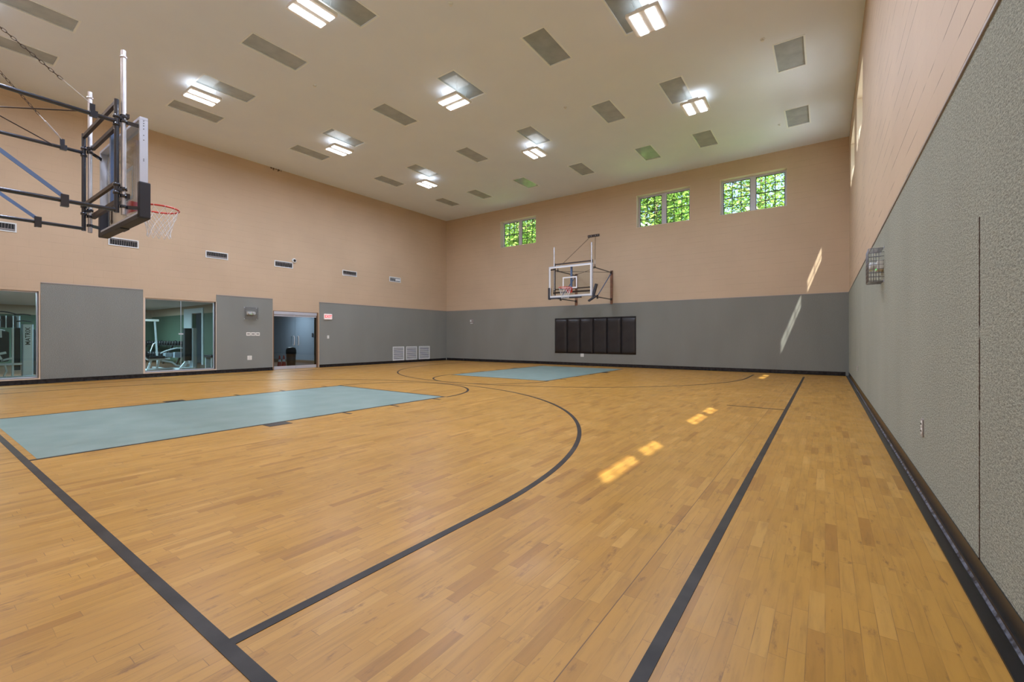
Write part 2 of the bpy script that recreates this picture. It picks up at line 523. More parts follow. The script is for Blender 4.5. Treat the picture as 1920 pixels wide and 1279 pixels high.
def slab_with_holes(u0, u1, z0, z1, holes, place):
    """place(u0,u1,z0,z1) adds one solid piece; holes = (u0,u1,z0,z1)"""
    us = sorted({u0, u1, *[h[0] for h in holes], *[h[1] for h in holes]})
    for a, b in zip(us[:-1], us[1:]):
        mid = (a + b) / 2
        hs = sorted([h for h in holes if h[0] < mid < h[1]], key=lambda h: h[2])
        z = z0
        for h in hs:
            if h[2] > z: place(a, b, z, h[2])
            z = h[3]
        if z < z1: place(a, b, z, z1)

WZ0, WZ1 = 5.51, 6.785
far_windows = [(-12.69, -10.67), (-6.03, -4.02), (-3.02, -1.01)]
right_windows = [(0.05, 2.07), (3.05, 5.07), (11.3, 13.32), (14.3, 16.32)]
glazed = [(0.30, 2.20), (4.39, 6.265)]
GZ0, GZ1 = 0.145, 2.36
DOOR = (8.15, 9.92)

b = MB()
slab_with_holes(XL - TW, XR + TW, 0, H + 0.2, [(a, c, WZ0, WZ1) for a, c in far_windows], lambda u0, u1, z0, z1: b.box(u0, u1, YF, YF + TW, z0, z1))
wall_far = structure(b.build('wall_far', 'wall_x'))
b = MB()
slab_with_holes(YN - 0.25, YF, 0, H + 0.2, [(a, c, WZ0, WZ1) for a, c in right_windows], lambda u0, u1, z0, z1: b.box(XR, XR + TW, u0, u1, z0, z1))
wall_right = structure(b.build('wall_right', 'wall_r'))
b = MB()
slab_with_holes(YN - 0.25, YF, 0, H + 0.2, [(a, c, GZ0, GZ1) for a, c in glazed] + [(DOOR[0], DOOR[1], 0, 2.17)], lambda u0, u1, z0, z1: b.box(XL - 0.2, XL, u0, u1, z0, z1))
wall_left = structure(b.build('wall_left', 'wall_y'))
wall_back = structure(MB().box(XL, XR, YN - 0.25, YN, 0, H + 0.2).build('wall_back', 'wall_x'))

# ceiling with the troffer openings
cols = [-13.93, -12.05, -9.66, -7.22, -4.80, -3.02, -0.62]
rows = [1.56, 4.90, 8.23, 11.56, 14.90]
PWX, PWY = 0.27, 0.60
panels = []
for r_i, y in enumerate(rows):
    for c_i, x in enumerate(cols):
        if r_i == 0 and c_i > 1: continue
        if r_i == 1 and c_i > 3: continue
        if r_i == 2 and c_i > 5: continue
        panels.append((r_i, c_i, x, y))
b = MB()
xs = sorted({XL, XR, *[x - PWX for x in cols], *[x + PWX for x in cols]})
for a, c in zip(xs[:-1], xs[1:]):
    mid = (a + c) / 2
    hs = sorted([p for p in panels if abs(p[2] - mid) < PWX], key=lambda p: p[3])
    y = YN
    for p in hs:
        b.box(a, c, y, p[3] - PWY, H, H + 0.2); y = p[3] + PWY
    b.box(a, c, y, YF, H, H + 0.2)
b.box(XL, XR, YN, YF, H + 0.2, H + 0.24)
structure(b.build('ceiling', 'ceiling'))

# carpet wainscot, cap trims
def carpet_part(parent, mk, boxes, cap_boxes):
    q = MB()
    for bx in boxes: q.box(*bx)
    q.build('wall_carpet', mk, parent)
    q = MB()
    for bx in cap_boxes: q.box(*bx)
    q.build('carpet_cap_trim', 'cap', parent, bevel=0.003)
carpet_part(wall_right, 'carpet_r', [(XR - 0.012, XR, YN, YF, 0.0, CP)],
            [(XR - 0.022, XR, YN, YF - 0.012, CP, CP + 0.012), (XR - 0.016, XR, YN, YF - 0.012, CP + 0.012, CP + 0.03)])
carpet_part(wall_far, 'carpet_f', [(XL + 0.012, XR - 0.012, YF - 0.012, YF, 0.0, CP)], [(XL, XR - 0.012, YF - 0.02, YF, CP, CP + 0.022)])
lp = [(-0.24, 0.24), (2.235, 4.343), (6.283, 8.13), (9.97, YF - 0.012)]
carpet_part(wall_left, 'carpet_l', [(XL, XL + 0.012, a, c, 0.0, CP + 0.01) for a, c in lp] + [(XL, XL + 0.012, 0.24, 2.235, 0, 0.10), (XL, XL + 0.012, 4.343, 6.283, 0, 0.10)],
            [(XL, XL + 0.022, a, c, CP + 0.01, CP + 0.035) for a, c in lp])

def cove(name, boxes, m='cove'):
    q = MB()
    for bx in boxes: q.box(*bx)
    o = q.build(name, m, bevel=0.004)
    return structure(o)
q = MB()
# right hand cove: an L of vinyl, its toe lies on the floor, a rounded fillet between
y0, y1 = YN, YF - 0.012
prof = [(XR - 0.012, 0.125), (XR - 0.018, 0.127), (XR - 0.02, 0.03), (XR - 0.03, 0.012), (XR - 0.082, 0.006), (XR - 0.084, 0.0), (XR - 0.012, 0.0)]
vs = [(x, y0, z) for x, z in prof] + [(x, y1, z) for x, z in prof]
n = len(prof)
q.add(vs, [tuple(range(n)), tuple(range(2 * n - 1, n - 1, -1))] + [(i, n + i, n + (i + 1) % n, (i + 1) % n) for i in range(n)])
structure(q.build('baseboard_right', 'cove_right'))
q = MB()
prof = [(YF - 0.012, 0.12), (YF - 0.018, 0.122), (YF - 0.02, 0.03), (YF - 0.05, 0.006), (YF - 0.05, 0.0), (YF - 0.012, 0.0)]
vs = [(XL + 0.05, y, z) for y, z in prof] + [(XR - 0.09, y, z) for y, z in prof]
n = len(prof)
q.add(vs, [tuple(range(n)), tuple(range(2 * n - 1, n - 1, -1))] + [(i, n + i, n + (i + 1) % n, (i + 1) % n) for i in range(n)])
structure(q.build('baseboard_far', 'cove'))
q = MB()
for a, c in ((YN, DOOR[0] - 0.02), (DOOR[1] + 0.05, YF - 0.05)):
    prof = [(XL + 0.012, 0.11), (XL + 0.018, 0.112), (XL + 0.02, 0.03), (XL + 0.05, 0.006), (XL + 0.05, 0.0), (XL + 0.012, 0.0)]
    vs = [(x, a, z) for x, z in prof] + [(x, c, z) for x, z in prof]
    n = len(prof)
    q.add(vs, [tuple(range(n)), tuple(range(2 * n - 1, n - 1, -1))] + [(i, n + i, n + (i + 1) % n, (i + 1) % n) for i in range(n)])
structure(q.build('baseboard_left', 'cove'))

# stains and chips under the ceiling of the left wall
q = MB()
for k in range(14):
    y = 8.02 + random.random() * 0.5; w = 0.02 + random.random() * 0.04; h_ = 0.03 + random.random() * 0.07
    q.add([(XL + 0.002, y, H), (XL + 0.002, y + w, H), (XL + 0.002, y + w * .7, H - h_), (XL + 0.002, y + w * .3, H - h_ * .9),
           (XL + 0.0005, y, H), (XL + 0.0005, y + w, H), (XL + 0.0005, y + w * .7, H - h_), (XL + 0.0005, y + w * .3, H - h_ * .9)],
          [(0, 1, 2, 3), (7, 6, 5, 4), (0, 4, 5, 1), (1, 5, 6, 2), (2, 6, 7, 3), (3, 7, 4, 0)])
q.build('water_stain', 'stain', wall_left)

# ---------------------------------------------------------------- court markings (painted on the floor, parts of it)
Z1, Z2 = 0.0012, 0.0020
LW = 0.05
HW = 1.77                       # half width of the key, outside of the line
YB0, YB1 = 0.715, 0.768         # near baseline
YFT = YB1 + 5.71                # near free throw line
YFB = 16.25                     # far end of the far key
YFT2 = 10.43
R3 = 6.03
def key(name, y0, y1, xl, xr, gap0, gap1):
    MB().box(xl, xr, y0, y1, 0, Z1).build(name, 'lane_blue', fl)
key('painted_key', YB1 + 0.055, YFT - LW, XC - HW + LW, XC + HW - LW, 0, 0)
key('painted_key', YFT2 + LW, 16.10, XC - HW + LW, XC + HW - LW, 0, 0)
def key_lines(y_base, y_ft):
    q = MB(); lo, hi = min(y_base, y_ft), max(y_base, y_ft)
    q.box(XC - HW, XC - HW + LW, lo, hi, 0, Z2); q.box(XC + HW - LW, XC + HW, lo, hi, 0, Z2)
    if y_ft > y_base: q.box(XC - HW + LW, XC + HW - LW, y_ft - LW, y_ft, 0, Z2)
    else: q.box(XC - HW + LW, XC + HW - LW, y_ft, y_ft + LW, 0, Z2)
    q.build('key_line', 'black_line', fl)
key_lines(YB1, YFT); key_lines(16.12, YFT2)
for sgn, yb in ((1, YB1), (-1, 16.5)):
    q = MB()
    for side in (-1, 1):
        x0 = XC + side * HW
        def seg(y, h_, w_):
            a, c = yb + sgn * y, yb + sgn * (y + h_)
            q.box(x0 + side * 0.01, x0 + side * (0.01 + w_), min(a, c), max(a, c), 0, Z2)
        seg(2.15, 0.31, 0.19)
        for yy in (3.36, 4.30, 5.32): seg(yy, 0.05, 0.19)
    q.build('lane_block', 'black_line', fl)
for cy, s in ((YFT - LW / 2, 1), (YFT2 + LW / 2, -1)):
    MB().arc(XC, cy, 1.80, 0 if s > 0 else PI, PI if s > 0 else 2 * PI, LW, 0, Z2, 90).build('free_throw_circle', 'black_line', fl)
for cy, s, yend in ((2.34, 1, YB1), (14.72, -1, 16.12)):
    q = MB()
    q.arc(XC, cy, R3, 0 if s > 0 else PI, PI if s > 0 else 2 * PI, LW, 0, Z2 + 0.0003, 160)
    for x in (XC - R3, XC + R3):
        q.box(x - LW / 2, x + LW / 2, min(cy, yend), max(cy, yend), 0, Z2 + 0.0003)
    q.build('three_point_line', 'black_line', fl)
MB().box(XC * 2 + 0.485 + 0.0, -0.485, YB0, YB1, 0, Z2 + 0.0006).build('baseline', 'black_line', fl)
MB().box(-0.537, -0.487, YB1, 16.1, 0, Z2 + 0.0006).build('sideline', 'black_line', fl)
MB().box(XC * 2 + 0.487, XC * 2 + 0.537, YB1, 16.1, 0, Z2 + 0.0006).build('sideline', 'black_line', fl)
MB().box(-1.38, -0.537, 8.505, 8.54, 0, Z2 + 0.0006).build('half_court_hash_mark', 'black_line', fl)

# ---------------------------------------------------------------- daylight windows
def make_window(n, parent_axis, a, c):
    """parent_axis 'far': runs along x at y=YF.. ; 'right': runs along y at x=XR.."""
    root = empty('window_%d' % n, ((a + c) / 2, YF + TW, WZ0) if parent_axis == 'far' else (XR + TW, (a + c) / 2, WZ0), 0 if parent_axis == 'far' else -PI / 2)
    structure(root)
    w = (c - a) / 2; h = WZ1 - WZ0
    # local: x along the wall, y outward, origin at outer face of the wall
    yo = -0.055; yi = -0.0
    rv = MB()
    e = 0.001
    rv.box(-w, w, -TW + e, yo, 0, 0.02); rv.box(-w, w, -TW + e, yo, h - 0.012, h)
    rv.box(-w, -w + 0.012, -TW + e, yo, 0.02, h - 0.012); rv.box(w - 0.012, w, -TW + e, yo, 0.02, h - 0.012)
    rv.build('window_sill', 'reveal', root)
    fr = MB()
    f_ = 0.055
    fr.box(-w, w, yo, yi, 0, f_); fr.box(-w, w, yo, yi, h - f_ * 1.3, h)
    fr.box(-w, -w + f_ * 1.3, yo, yi, f_, h - f_); fr.box(w - f_ * 1.3, w, yo, yi, f_, h - f_)
    fr.box(-0.085, 0.085, yo - 0.01, yi, f_, h - f_)
    fr.build('window_frame', 'vinyl', root, bevel=0.004)
    for sd in (-1, 1):
        x0, x1 = (-w + f_ * 1.3, -0.085) if sd < 0 else (0.085, w - f_ * 1.3)
        for k in range(2):
            z0 = f_ + k * (h - 2.3 * f_) / 2; z1 = z0 + (h - 2.3 * f_) / 2
            yy = -0.036 if k == 0 else -0.018
            s = MB(); t = 0.018
            s.box(x0, x1, yy - 0.014, yy + 0.004, z0, z0 + t); s.box(x0, x1, yy - 0.014, yy + 0.004, z1 - t, z1)
            s.box(x0, x0 + t, yy - 0.014, yy + 0.004, z0 + t, z1 - t); s.box(x1 - t, x1, yy - 0.014, yy + 0.004, z0 + t, z1 - t)
            for j in (1, 2):
                xx = x0 + (x1 - x0) * j / 3; s.box(xx - 0.011, xx + 0.011, yy - 0.008, yy, z0 + t, z1 - t)
            zz = (z0 + z1) / 2; s.box(x0 + t, x1 - t, yy - 0.008, yy, zz - 0.011, zz + 0.011)
            so = s.build('sash', 'lead', root)
            MB().box(x0 + t, x1 - t, yy - 0.006, yy - 0.002, z0 + t, z1 - t).build('pane', 'window_glass', so)
    return root
k = 1
for a, c in far_windows: make_window(k, 'far', a, c); k += 1
for a, c in right_windows: make_window(k, 'right', a, c); k += 1

# interior glazed openings of the left wall
def glazed_opening(n, a, c):
    root = structure(empty('window_%d' % n, (XL, (a + c) / 2, GZ0)))
    w = (c - a) / 2; h = GZ1 - GZ0
    q = MB()      # painted casing
    q.box(-0.2, 0.02, -w - 0.045, w + 0.03, -0.03, 0.0); q.box(-0.2, 0.018, -w - 0.045, -w, 0, h + 0.0); q.box(-0.2, 0.018, w, w + 0.018, 0, h)
    q.build('window_sill', 'reveal', root)
    q = MB()      # metal channel
    q.box(-0.13, -0.07, -w, w, 0, 0.035); q.box(-0.13, -0.07, -w, w, h - 0.035, h)
    q.box(-0.13, -0.07, -w, -w + 0.03, 0.035, h - 0.035); q.box(-0.13, -0.07, w - 0.03, w, 0.035, h - 0.035)
    q.box(-0.104, -0.094, -0.007, 0.007, 0.035, h - 0.035)
    q.build('window_frame', 'aluminium', root, bevel=0.002)
    for z in (h * 0.52,):
        MB().box(-0.115, -0.085, -0.06, 0.06, z - 0.02, z + 0.02).build('glass_clip', 'aluminium', root)
    for y0_, y1_ in ((-w + 0.03, -0.003), (0.003, w - 0.03)):
        MB().box(-0.104, -0.094, y0_, y1_, 0.035, h - 0.035).build('pane', 'tint_glass', root)
for i, (a, c) in enumerate(glazed): glazed_opening(k, a, c); k += 1

# glass double door
dr = structure(empty('door_1', (XL, (DOOR[0] + DOOR[1]) / 2, 0)))
w = (DOOR[1] - DOOR[0]) / 2
q = MB()
q.box(-0.2, 0.015, w - 0.05, w, 0, 2.17); q.box(-0.2, 0.0, -w, -w + 0.03, 0, 2.17); q.box(-0.2, 0.0, -w, w, 2.15, 2.17)
q.build('door_frame', 'jamb', dr, bevel=0.003)
q = MB().box(-0.10, 0.0, -w + 0.03, w - 0.05, 2.04, 2.15)
q.build('header_rail', 'aluminium', dr, bevel=0.004)
for s in (-1, 1):
    y0_, y1_ = (-w + 0.035, -0.012) if s < 0 else (-0.004, w - 0.055)
    lf = MB().box(-0.062, -0.05, y0_, y1_, 0.12, 1.98).build('door_leaf', 'door_glass', dr)
    MB().box(-0.08, -0.03, y0_, y1_, 0.012, 0.125).build('bottom_rail', 'aluminium', lf, bevel=0.003)
    MB().box(-0.08, -0.03, y0_, y1_, 1.97, 2.035).build('top_rail', 'aluminium', lf, bevel=0.003)
    yy = (-0.008 if s < 0 else -0.008) + s * 0.085
    h = MB()
    for dx in (-0.03, 0.075 - 0.13 - 0.05):
        pass
    h.tube([(-0.05, yy + s * 0.0, 0.90), (0.0, yy, 0.90), (0.012, yy, 0.93), (0.012, yy, 1.21), (0.0, yy, 1.24), (-0.05, yy, 1.24)], 0.013, 8)
    h.tube([(-0.062, yy + s * 0.045, 0.90), (-0.115, yy + s * 0.045, 0.90), (-0.12, yy + s * 0.045, 0.93), (-0.12, yy + s * 0.045, 1.21), (-0.115, yy + s * 0.045, 1.24), (-0.062, yy + s * 0.045, 1.24)], 0.013, 8)
    h.build('door_handle', 'machine_white', lf)

# ---------------------------------------------------------------- ceiling lights
def troffer(x, y):
    root = empty('recessed_light', (x, y, H))
    f = MB()
    t = 0.022
    f.box(-PWX - t, PWX + t, -PWY - t, -PWY + 0.012, -0.006, 0.0); f.box(-PWX - t, PWX + t, PWY - 0.012, PWY + t, -0.006, 0.0)
    f.box(-PWX - t, -PWX + 0.012, -PWY, PWY, -0.006, 0.0); f.box(PWX - 0.012, PWX + t, -PWY, PWY, -0.006, 0.0)
    # can above the lens
    f.box(-PWX + 0.004, -PWX + 0.012, -PWY + .004, PWY - .004, 0, 0.10); f.box(PWX - 0.012, PWX - 0.004, -PWY + .004, PWY - .004, 0, 0.10)
    f.box(-PWX + .004, PWX - .004, -PWY + .004, -PWY + .012, 0, 0.10); f.box(-PWX + .004, PWX - .004, PWY - .012, PWY - .004, 0, 0.10)
    f.build('light_frame', 'light_trim', root)
    MB().box(-PWX + 0.013, PWX - 0.013, -PWY + 0.013, PWY - 0.013, 0.018, 0.024).build('light_diffuser', 'lens', root)
    return root
row_txt = ['nearest row to the camera', 'second row from the camera', 'middle row', 'row before last towards the window wall', 'last row beside the window wall']
_old = ['in the row nearest the camera', 'in the second row from the camera', 'in the middle row of the ceiling', 'in the second row from the wall with windows', 'in the row nearest the wall with windows']
col_txt = ['first from the left wall', 'second from the left wall', 'third from the left wall', 'fourth from the left wall', 'fifth from the left wall', 'sixth from the left wall', 'nearest the right wall']
_old2 = ['first panel out from the left wall', 'second panel out from the left wall', 'third panel out from the left wall', 'fourth panel out from the left wall', 'fifth panel out from the left wall', 'sixth panel out from the left wall', 'panel nearest the right wall']
first = None
for r_i, c_i, x, y in panels:
    if first is None: o = first = troffer(x, y)
    else: o = copy_tree(first); o.location = (x, y, H)
    tag(o, 'unlit grey ceiling light, %s, %s' % (row_txt[r_i], col_txt[c_i]), 'ceiling light', 'unlit recessed ceiling lights')

S = 0.955          # fixtures hang a little under the ceiling
def fixture(x, y, rz=0):
    root = empty('hanging_light', (x, y, H), rz)
    zb = -0.28
    q = MB().rbox(-0.30, 0.30, -0.335, 0.335, zb, zb + 0.06, 0.02, 'z')
    q.box(-0.12, 0.12, -0.28, 0.28, zb + 0.06, zb + 0.12)
    q.build('light_housing', 'housing', root, bevel=0.006)
    for sx in (-0.2, 0.2):
        for sy in (-0.26, 0.26):
            MB().tube([(sx * .6, sy, zb + 0.10), (sx, sy, 0.0)], 0.003, 6).build('suspension_wire', 'white_metal', root)
    for sx in (-0.143, 0.143):
        lamp = MB().box(sx - 0.078, sx + 0.078, -0.31, 0.31, zb - 0.012, zb).build('lit_lens', 'led', root)
        ld = bpy.data.lights.new('lens_lamp', 'AREA')
        ld.shape = 'RECTANGLE'; ld.size = 0.145; ld.size_y = 0.60; ld.energy = LAMP_POWER / 2; ld.color = LAMP_COLOR
        lo = bpy.data.objects.new('lens_lamp', ld); C.objects.link(lo); lo.parent = root; lo.location = (sx, 0, zb - 0.014)
    ld = bpy.data.lights.new('uplight_lamp', 'AREA')
    ld.shape = 'RECTANGLE'; ld.size = 0.5; ld.size_y = 0.6; ld.energy = LAMP_POWER * 0.018; ld.color = (1.0, 1.0, 1.0)
    lo = bpy.data.objects.new('uplight_lamp', ld); C.objects.link(lo); lo.parent = root; lo.location = (0, 0, zb + 0.125); lo.rotation_euler = (PI, 0, 0)
    return root
fx = [-13.0, -7.9, -2.82]
fy = [0.75, 4.70, 8.69, 12.70]  # first row is out of view, added to even out the light
side_t = ['left', 'middle', 'right']
row_f = ['in the unseen row added for even light', 'in the nearest visible row', 'in the second visible row', 'in the row nearest the far wall']
firstf = None
for j, y in enumerate(fy):
    for i, x in enumerate(fx):
        X_, Y_ = x * S, y * S
        if firstf is None: o = firstf = fixture(X_, Y_)
        else: o = copy_tree(firstf); o.location = (X_, Y_, H)
        if (i, j) == (1, 2): o.rotation_euler = (0, 0, PI / 2)
        extra = ', turned crosswise' if (i, j) == (1, 2) else ''
        tag(o, 'lit twin panel hanging light, %s column, %s%s' % (side_t[i], row_f[j], extra), 'hanging light', 'lit hanging lights')

spr_t = ['near the middle of the ceiling, closest to the camera', 'between the left light panels, left of centre', 'in the middle of the far half of the ceiling', 'right of the last lit fixture, near the tall window wall', 'near the far right corner of the ceiling']
for (x, y), t in zip([(-5.603, 6.076), (-10.119, 6.091), (-5.637, 10.621), (-1.045, 10.6), (-1.063, 15.12)], spr_t):
    q = MB().lathe([(0.045, 0.0), (0.045, -0.008), (0.02, -0.012), (0.016, -0.035), (0.03, -0.038), (0.03, -0.042)][::-1], (0, 0, 0), 16)
    o = q.build('sprinkler_head', 'white_metal'); o.location = (x, y, H)
    tag(o, 'white sprinkler head ' + t, 'sprinkler', 'ceiling sprinklers')

# ---------------------------------------------------------------- basketball hoops
def chain_mb(a, c, pitch=0.05, wire=0.0035):
    a, c = Vector(a), Vector(c); d = c - a; n = int(d.length / pitch); d = d.normalized()
    u = d.cross(Vector((0, 0, 1))).normalized(); w = d.cross(u)
    q = MB()
    for i in range(n):
        p = a + d * pitch * (i + 0.5)
        side = u if i % 2 else w
        L_, W_ = pitch * 0.62, pitch * 0.27
        pts = [p + d * L_ * (math.cos(t) + 0.0) + side * W_ * math.sin(t) for t in [2 * PI * k_ / 12 for k_ in range(12)]]
        q.tube(pts, wire, 5, closed=True)
    return q

def make_hoop(root, near=True):
    A = 0.795; YD, YS, YFc = 1.868, 1.935, 2.15       # posts, silver tubes, board face (distance from the wall)
    ZA, ZL = 3.84, 2.745
    # wall plates
    for s in (-1, 1):
        x = s * A
        p = MB().box(x - 0.05, x + 0.05, 0.0, 0.05, 2.56, 3.92).build('wall_plate', 'plate', root, bevel=0.004)
        g = MB()
        for z in (2.62, 2.74, 3.24, 3.74, 3.86):
            for dx in (-0.025, 0.025): MB().lathe([(0.010, 0.0), (0.010, 0.01), (0.004, 0.014)], (x + dx, 0.05, z), 8, M_=Matrix.Rotation(-PI / 2, 3, 'X')).build('bolt', 'brown_steel', p)
        for z in (ZA, ZL): MB().box(x - 0.035, x + 0.035, 0.05, 0.09, z - 0.05, z + 0.05).build('hinge_bracket', 'brown_steel', p)
        MB().tube([(x, 0.08, ZA), (x, YD - 0.02, ZA)], 0.024, 12).build('upper_arm', 'navy', root)
        MB().tube([(x, 0.08, ZL), (x, YD - 0.03, ZL), (x, YD - 0.005, ZL + 0.01)], 0.024, 12).build('lower_arm', 'navy', root)
        MB().tube([(x, YD, ZL - 0.03), (x, YD, 4.11)], 0.026, 12).build('dark_post', 'navy', root)
        q = MB().tube([(x, YS, 2.70), (x, YS, 4.745)], 0.026, 16)
        for z in (4.63, 4.69): pass
        q.lathe([(0.026, -0.01), (0.035, -0.01), (0.035, 0.01), (0.026, 0.01)], (x, YS, 4.66), 16)
        q.build('silver_tube', 'galv', root)
        for z in (3.86, 3.92, 3.02, 2.93, 2.80):
            MB().lathe([(0.028, -0.018), (0.038, -0.018), (0.038, 0.018), (0.028, 0.018)], (x, YS, z), 14).build('tube_clamp', 'navy', root)
        for z in (3.90, 3.80, 3.06, 2.96):
            MB().lathe([(0.027, -0.016), (0.037, -0.016), (0.037, 0.016), (0.027, 0.016)], (x, YD, z), 14).build('tube_clamp', 'navy', root)
        for z in (3.90, 3.0):
            MB().box(x - 0.03, x + 0.03, YD, YS, z - 0.015, z + 0.015).build('clamp_spacer', 'navy', root)
        # short strap arms to the board frame
        MB().bar((x, YS + 0.02, 3.86), (x + s * 0.085, YFc - 0.07, 3.83), 0.012, 0.045).build('strap_arm', 'navy', root)
        MB().bar((x, YS + 0.02, 2.80), (x + s * 0.085, YFc - 0.07, 2.80), 0.012, 0.045).build('strap_arm', 'navy', root)
        # diagonal brace and its bracket on the lower arm
        yb = 1.35
        MB().bar((x + s * 0.0, 0.10, ZA - 0.06), (x, yb + 0.04, ZL + 0.05), 0.012, 0.042).build('diagonal_brace', 'blue_brace', root)
        MB().box(x - 0.028, x + 0.028, yb + 0.02, yb + 0.09, ZL - 0.07, ZL + 0.07).build('brace_bracket', 'navy', root, bevel=0.004)
        # lug, turnbuckle and chain
        yl = 1.64
        MB().box(x - 0.03, x + 0.03, yl - 0.02, yl + 0.05, ZA - 0.03, ZA + 0.035).box(x - 0.006, x + 0.006, yl - 0.02, yl + 0.03, ZA + 0.03, ZA + 0.12).build('chain_lug', 'navy', root)
        a_ = Vector((x, yl, ZA + 0.11)); top = Vector((s * 0.10, 0.06, 5.43)); d = (top - a_).normalized()
        t0 = a_ + d * 0.34
        tb = MB().tube([a_, t0], 0.006, 6)
        side = d.cross(Vector((0, 0, 1))).normalized()
        for e_ in (-1, 1): tb.tube([a_ + d * 0.06 + side * 0.012 * e_, a_ + d * 0.26 + side * 0.012 * e_], 0.004, 6)
        tb.build('turnbuckle', 'galv', root)
        chain_mb(t0, top).build('chain', 'brown_steel', root)
    MB().box(-0.26, 0.26, 0.0, 0.03, 5.40, 5.50).build('top_wall_plate', 'brown_steel', root, bevel=0.004)
    g = MB()
    for x in (-0.2, -0.1, 0.1, 0.2): g.lathe([(0.014, 0), (0.014, 0.012), (0.006, 0.016)], (x, 0.03, 5.45), 8, M_=Matrix.Rotation(-PI / 2, 3, 'X'))
    g.build('bolt', 'galv', root)
    # cross bracing in the upper plane
    MB().tube([(A, YD - 0.30, ZA), (-A, 0.12, ZA)], 0.008, 6).build('cross_brace', 'brown_steel', root)
    MB().tube([(-A, YD - 0.30, ZA), (A, 0.12, ZA + 0.01)], 0.008, 6).build('cross_brace', 'brown_steel', root)
    # crossbars between the posts, board carrier frame
    MB().bar((-A, YD, 4.07), (A, YD, 4.07), 0.04, 0.045).build('crossbar', 'brown_steel', root)
    MB().bar((-A, YD, 3.08), (A, YD, 3.08), 0.035, 0.045).build('crossbar', 'brown_steel', root)
    MB().bar((-A - .02, YS + 0.035, 3.94), (A + .02, YS + 0.035, 3.94), 0.04, 0.05).build('carrier_bar', 'brown_steel', root)
    MB().bar((-A - .02, YS + 0.035, 2.94), (A + .02, YS + 0.035, 2.94), 0.05, 0.06).build('carrier_bar', 'brown_steel', root)
    MB().box(-0.035, 0.035, YS + 0.05, YS + 0.10, 2.96, 3.95).build('carrier_upright', 'blue_brace', root)
    # backboard
    bd = empty('backboard'); bd.parent = root; bd.location = (0, YFc, 0)
    W, z0, z1 = 0.915, 2.73, 3.95
    f = MB(); t = 0.035; D_ = 0.085
    f.box(-W, W, -D_, -0.001, z1 - t, z1); f.box(-W, W, -D_, -0.001, z0, z0 + t)
    f.box(-W, -W + t, -D_, -0.001, z0 + t, z1 - t); f.box(W - t, W, -D_, -0.001, z0 + t, z1 - t)
    f.build('board_frame', 'aluminium', bd, bevel=0.003)
    h = MB()
    for x in (-W - 0.0015, W + 0.0015):
        for z in (3.90, 3.87, 3.84, 3.80, 3.72, 3.66, 3.42, 3.40):
            h.box(x - 0.001, x + 0.001, -0.05, -0.04, z - 0.005, z + 0.005)
    h.build('frame_hole', 'slot', bd)
    MB().box(-W + 0.003, W - 0.003, -0.010, 0.002, z0 + 0.003, z1 - 0.003).build('board_glass', 'board_glass', bd)
    bo = MB(); e = 0.05; i0 = 0.028
    bo.box(-W + i0, W - i0, 0.002, 0.0035, z1 - i0 - e, z1 - i0); bo.box(-W + i0, W - i0, 0.002, 0.0035, z0 + i0, z0 + i0 + e)
    bo.box(-W + i0, -W + i0 + e, 0.002, 0.0035, z0 + i0 + e, z1 - i0 - e); bo.box(W - i0 - e, W - i0, 0.002, 0.0035, z0 + i0 + e, z1 - i0 - e)
    bo.build('white_border', 'board_white', bd)
    sq = MB(); sw, sz0, sz1 = 0.305, 3.05, 3.50
    sq.box(-sw, sw, 0.002, 0.0035, sz1 - e, sz1); sq.box(-sw, sw, 0.002, 0.0035, sz0, sz0 + e)
    sq.box(-sw, -sw + e, 0.002, 0.0035, sz0 + e, sz1 - e); sq.box(sw - e, sw, 0.002, 0.0035, sz0 + e, sz1 - e)
    sq.build('white_target_square', 'board_white', bd)
    # edge padding
    def pad_side(s, tilt=0.0):
        q = MB().rbox(s * (W - 0.02) - 0.035, s * (W - 0.02) + 0.05 if s > 0 else -(W - 0.02) + 0.035, -D_ - 0.01, 0.02, z0 - 0.06, z0 + 0.40, 0.02, 'y') if s > 0 else \
            MB().rbox(-(W - 0.02) - 0.05, -(W - 0.02) + 0.035, -D_ - 0.01, 0.02, z0 - 0.06, z0 + 0.40, 0.02, 'y')
        return q
    if near:
        pad_side(1).build('edge_pad', 'pad', bd, bevel=0.008)
        pad_side(-1).build('edge_pad', 'pad', bd, bevel=0.008)
        q = MB().rbox(-W, W, -D_ - 0.01, 0.02, z0 - 0.06, z0 + 0.005, 0.015, 'y')
        q.box(-0.12, 0.12, -D_ - 0.005, 0.015, z0 - 0.075, z0 - 0.055)
        q.build('bottom_pad', 'pad', bd, bevel=0.008)
    else:
        # facing the court this is mirrored: local +x is the left side in the photograph
        pad_side(1).build('edge_pad', 'pad', bd, bevel=0.008)
        q = MB().rbox(-0.45, W, -D_ - 0.01, 0.0, z0 - 0.045, z0 + 0.005, 0.015, 'y')
        q.build('bottom_pad', 'pad', bd, bevel=0.008)
        Mx = Matrix.Translation((-W - 0.08, -0.05, z0 + 0.20)) @ Matrix.Rotation(math.radians(-16), 4, 'Y')
        MB().rbox(-0.045, 0.045, -0.05, 0.04, -0.22, 0.24, 0.02, 'y', M_=Mx).build('loose_edge_pad', 'pad', bd, bevel=0.008)
        Mx = Matrix.Translation((-W - 0.0, -0.05, z0 - 0.09)) @ Matrix.Rotation(math.radians(30), 4, 'Y')
        MB().rbox(-0.16, 0.20, -0.045, 0.035, -0.035, 0.035, 0.02, 'y', M_=Mx).build('hanging_pad_end', 'pad', bd, bevel=0.008)
    # rim, bracket and net
    rm = empty('rim_assembly'); rm.parent = root; rm.location = (0, YFc + 0.381, 3.05)
    R_ = 0.2286 + 0.008
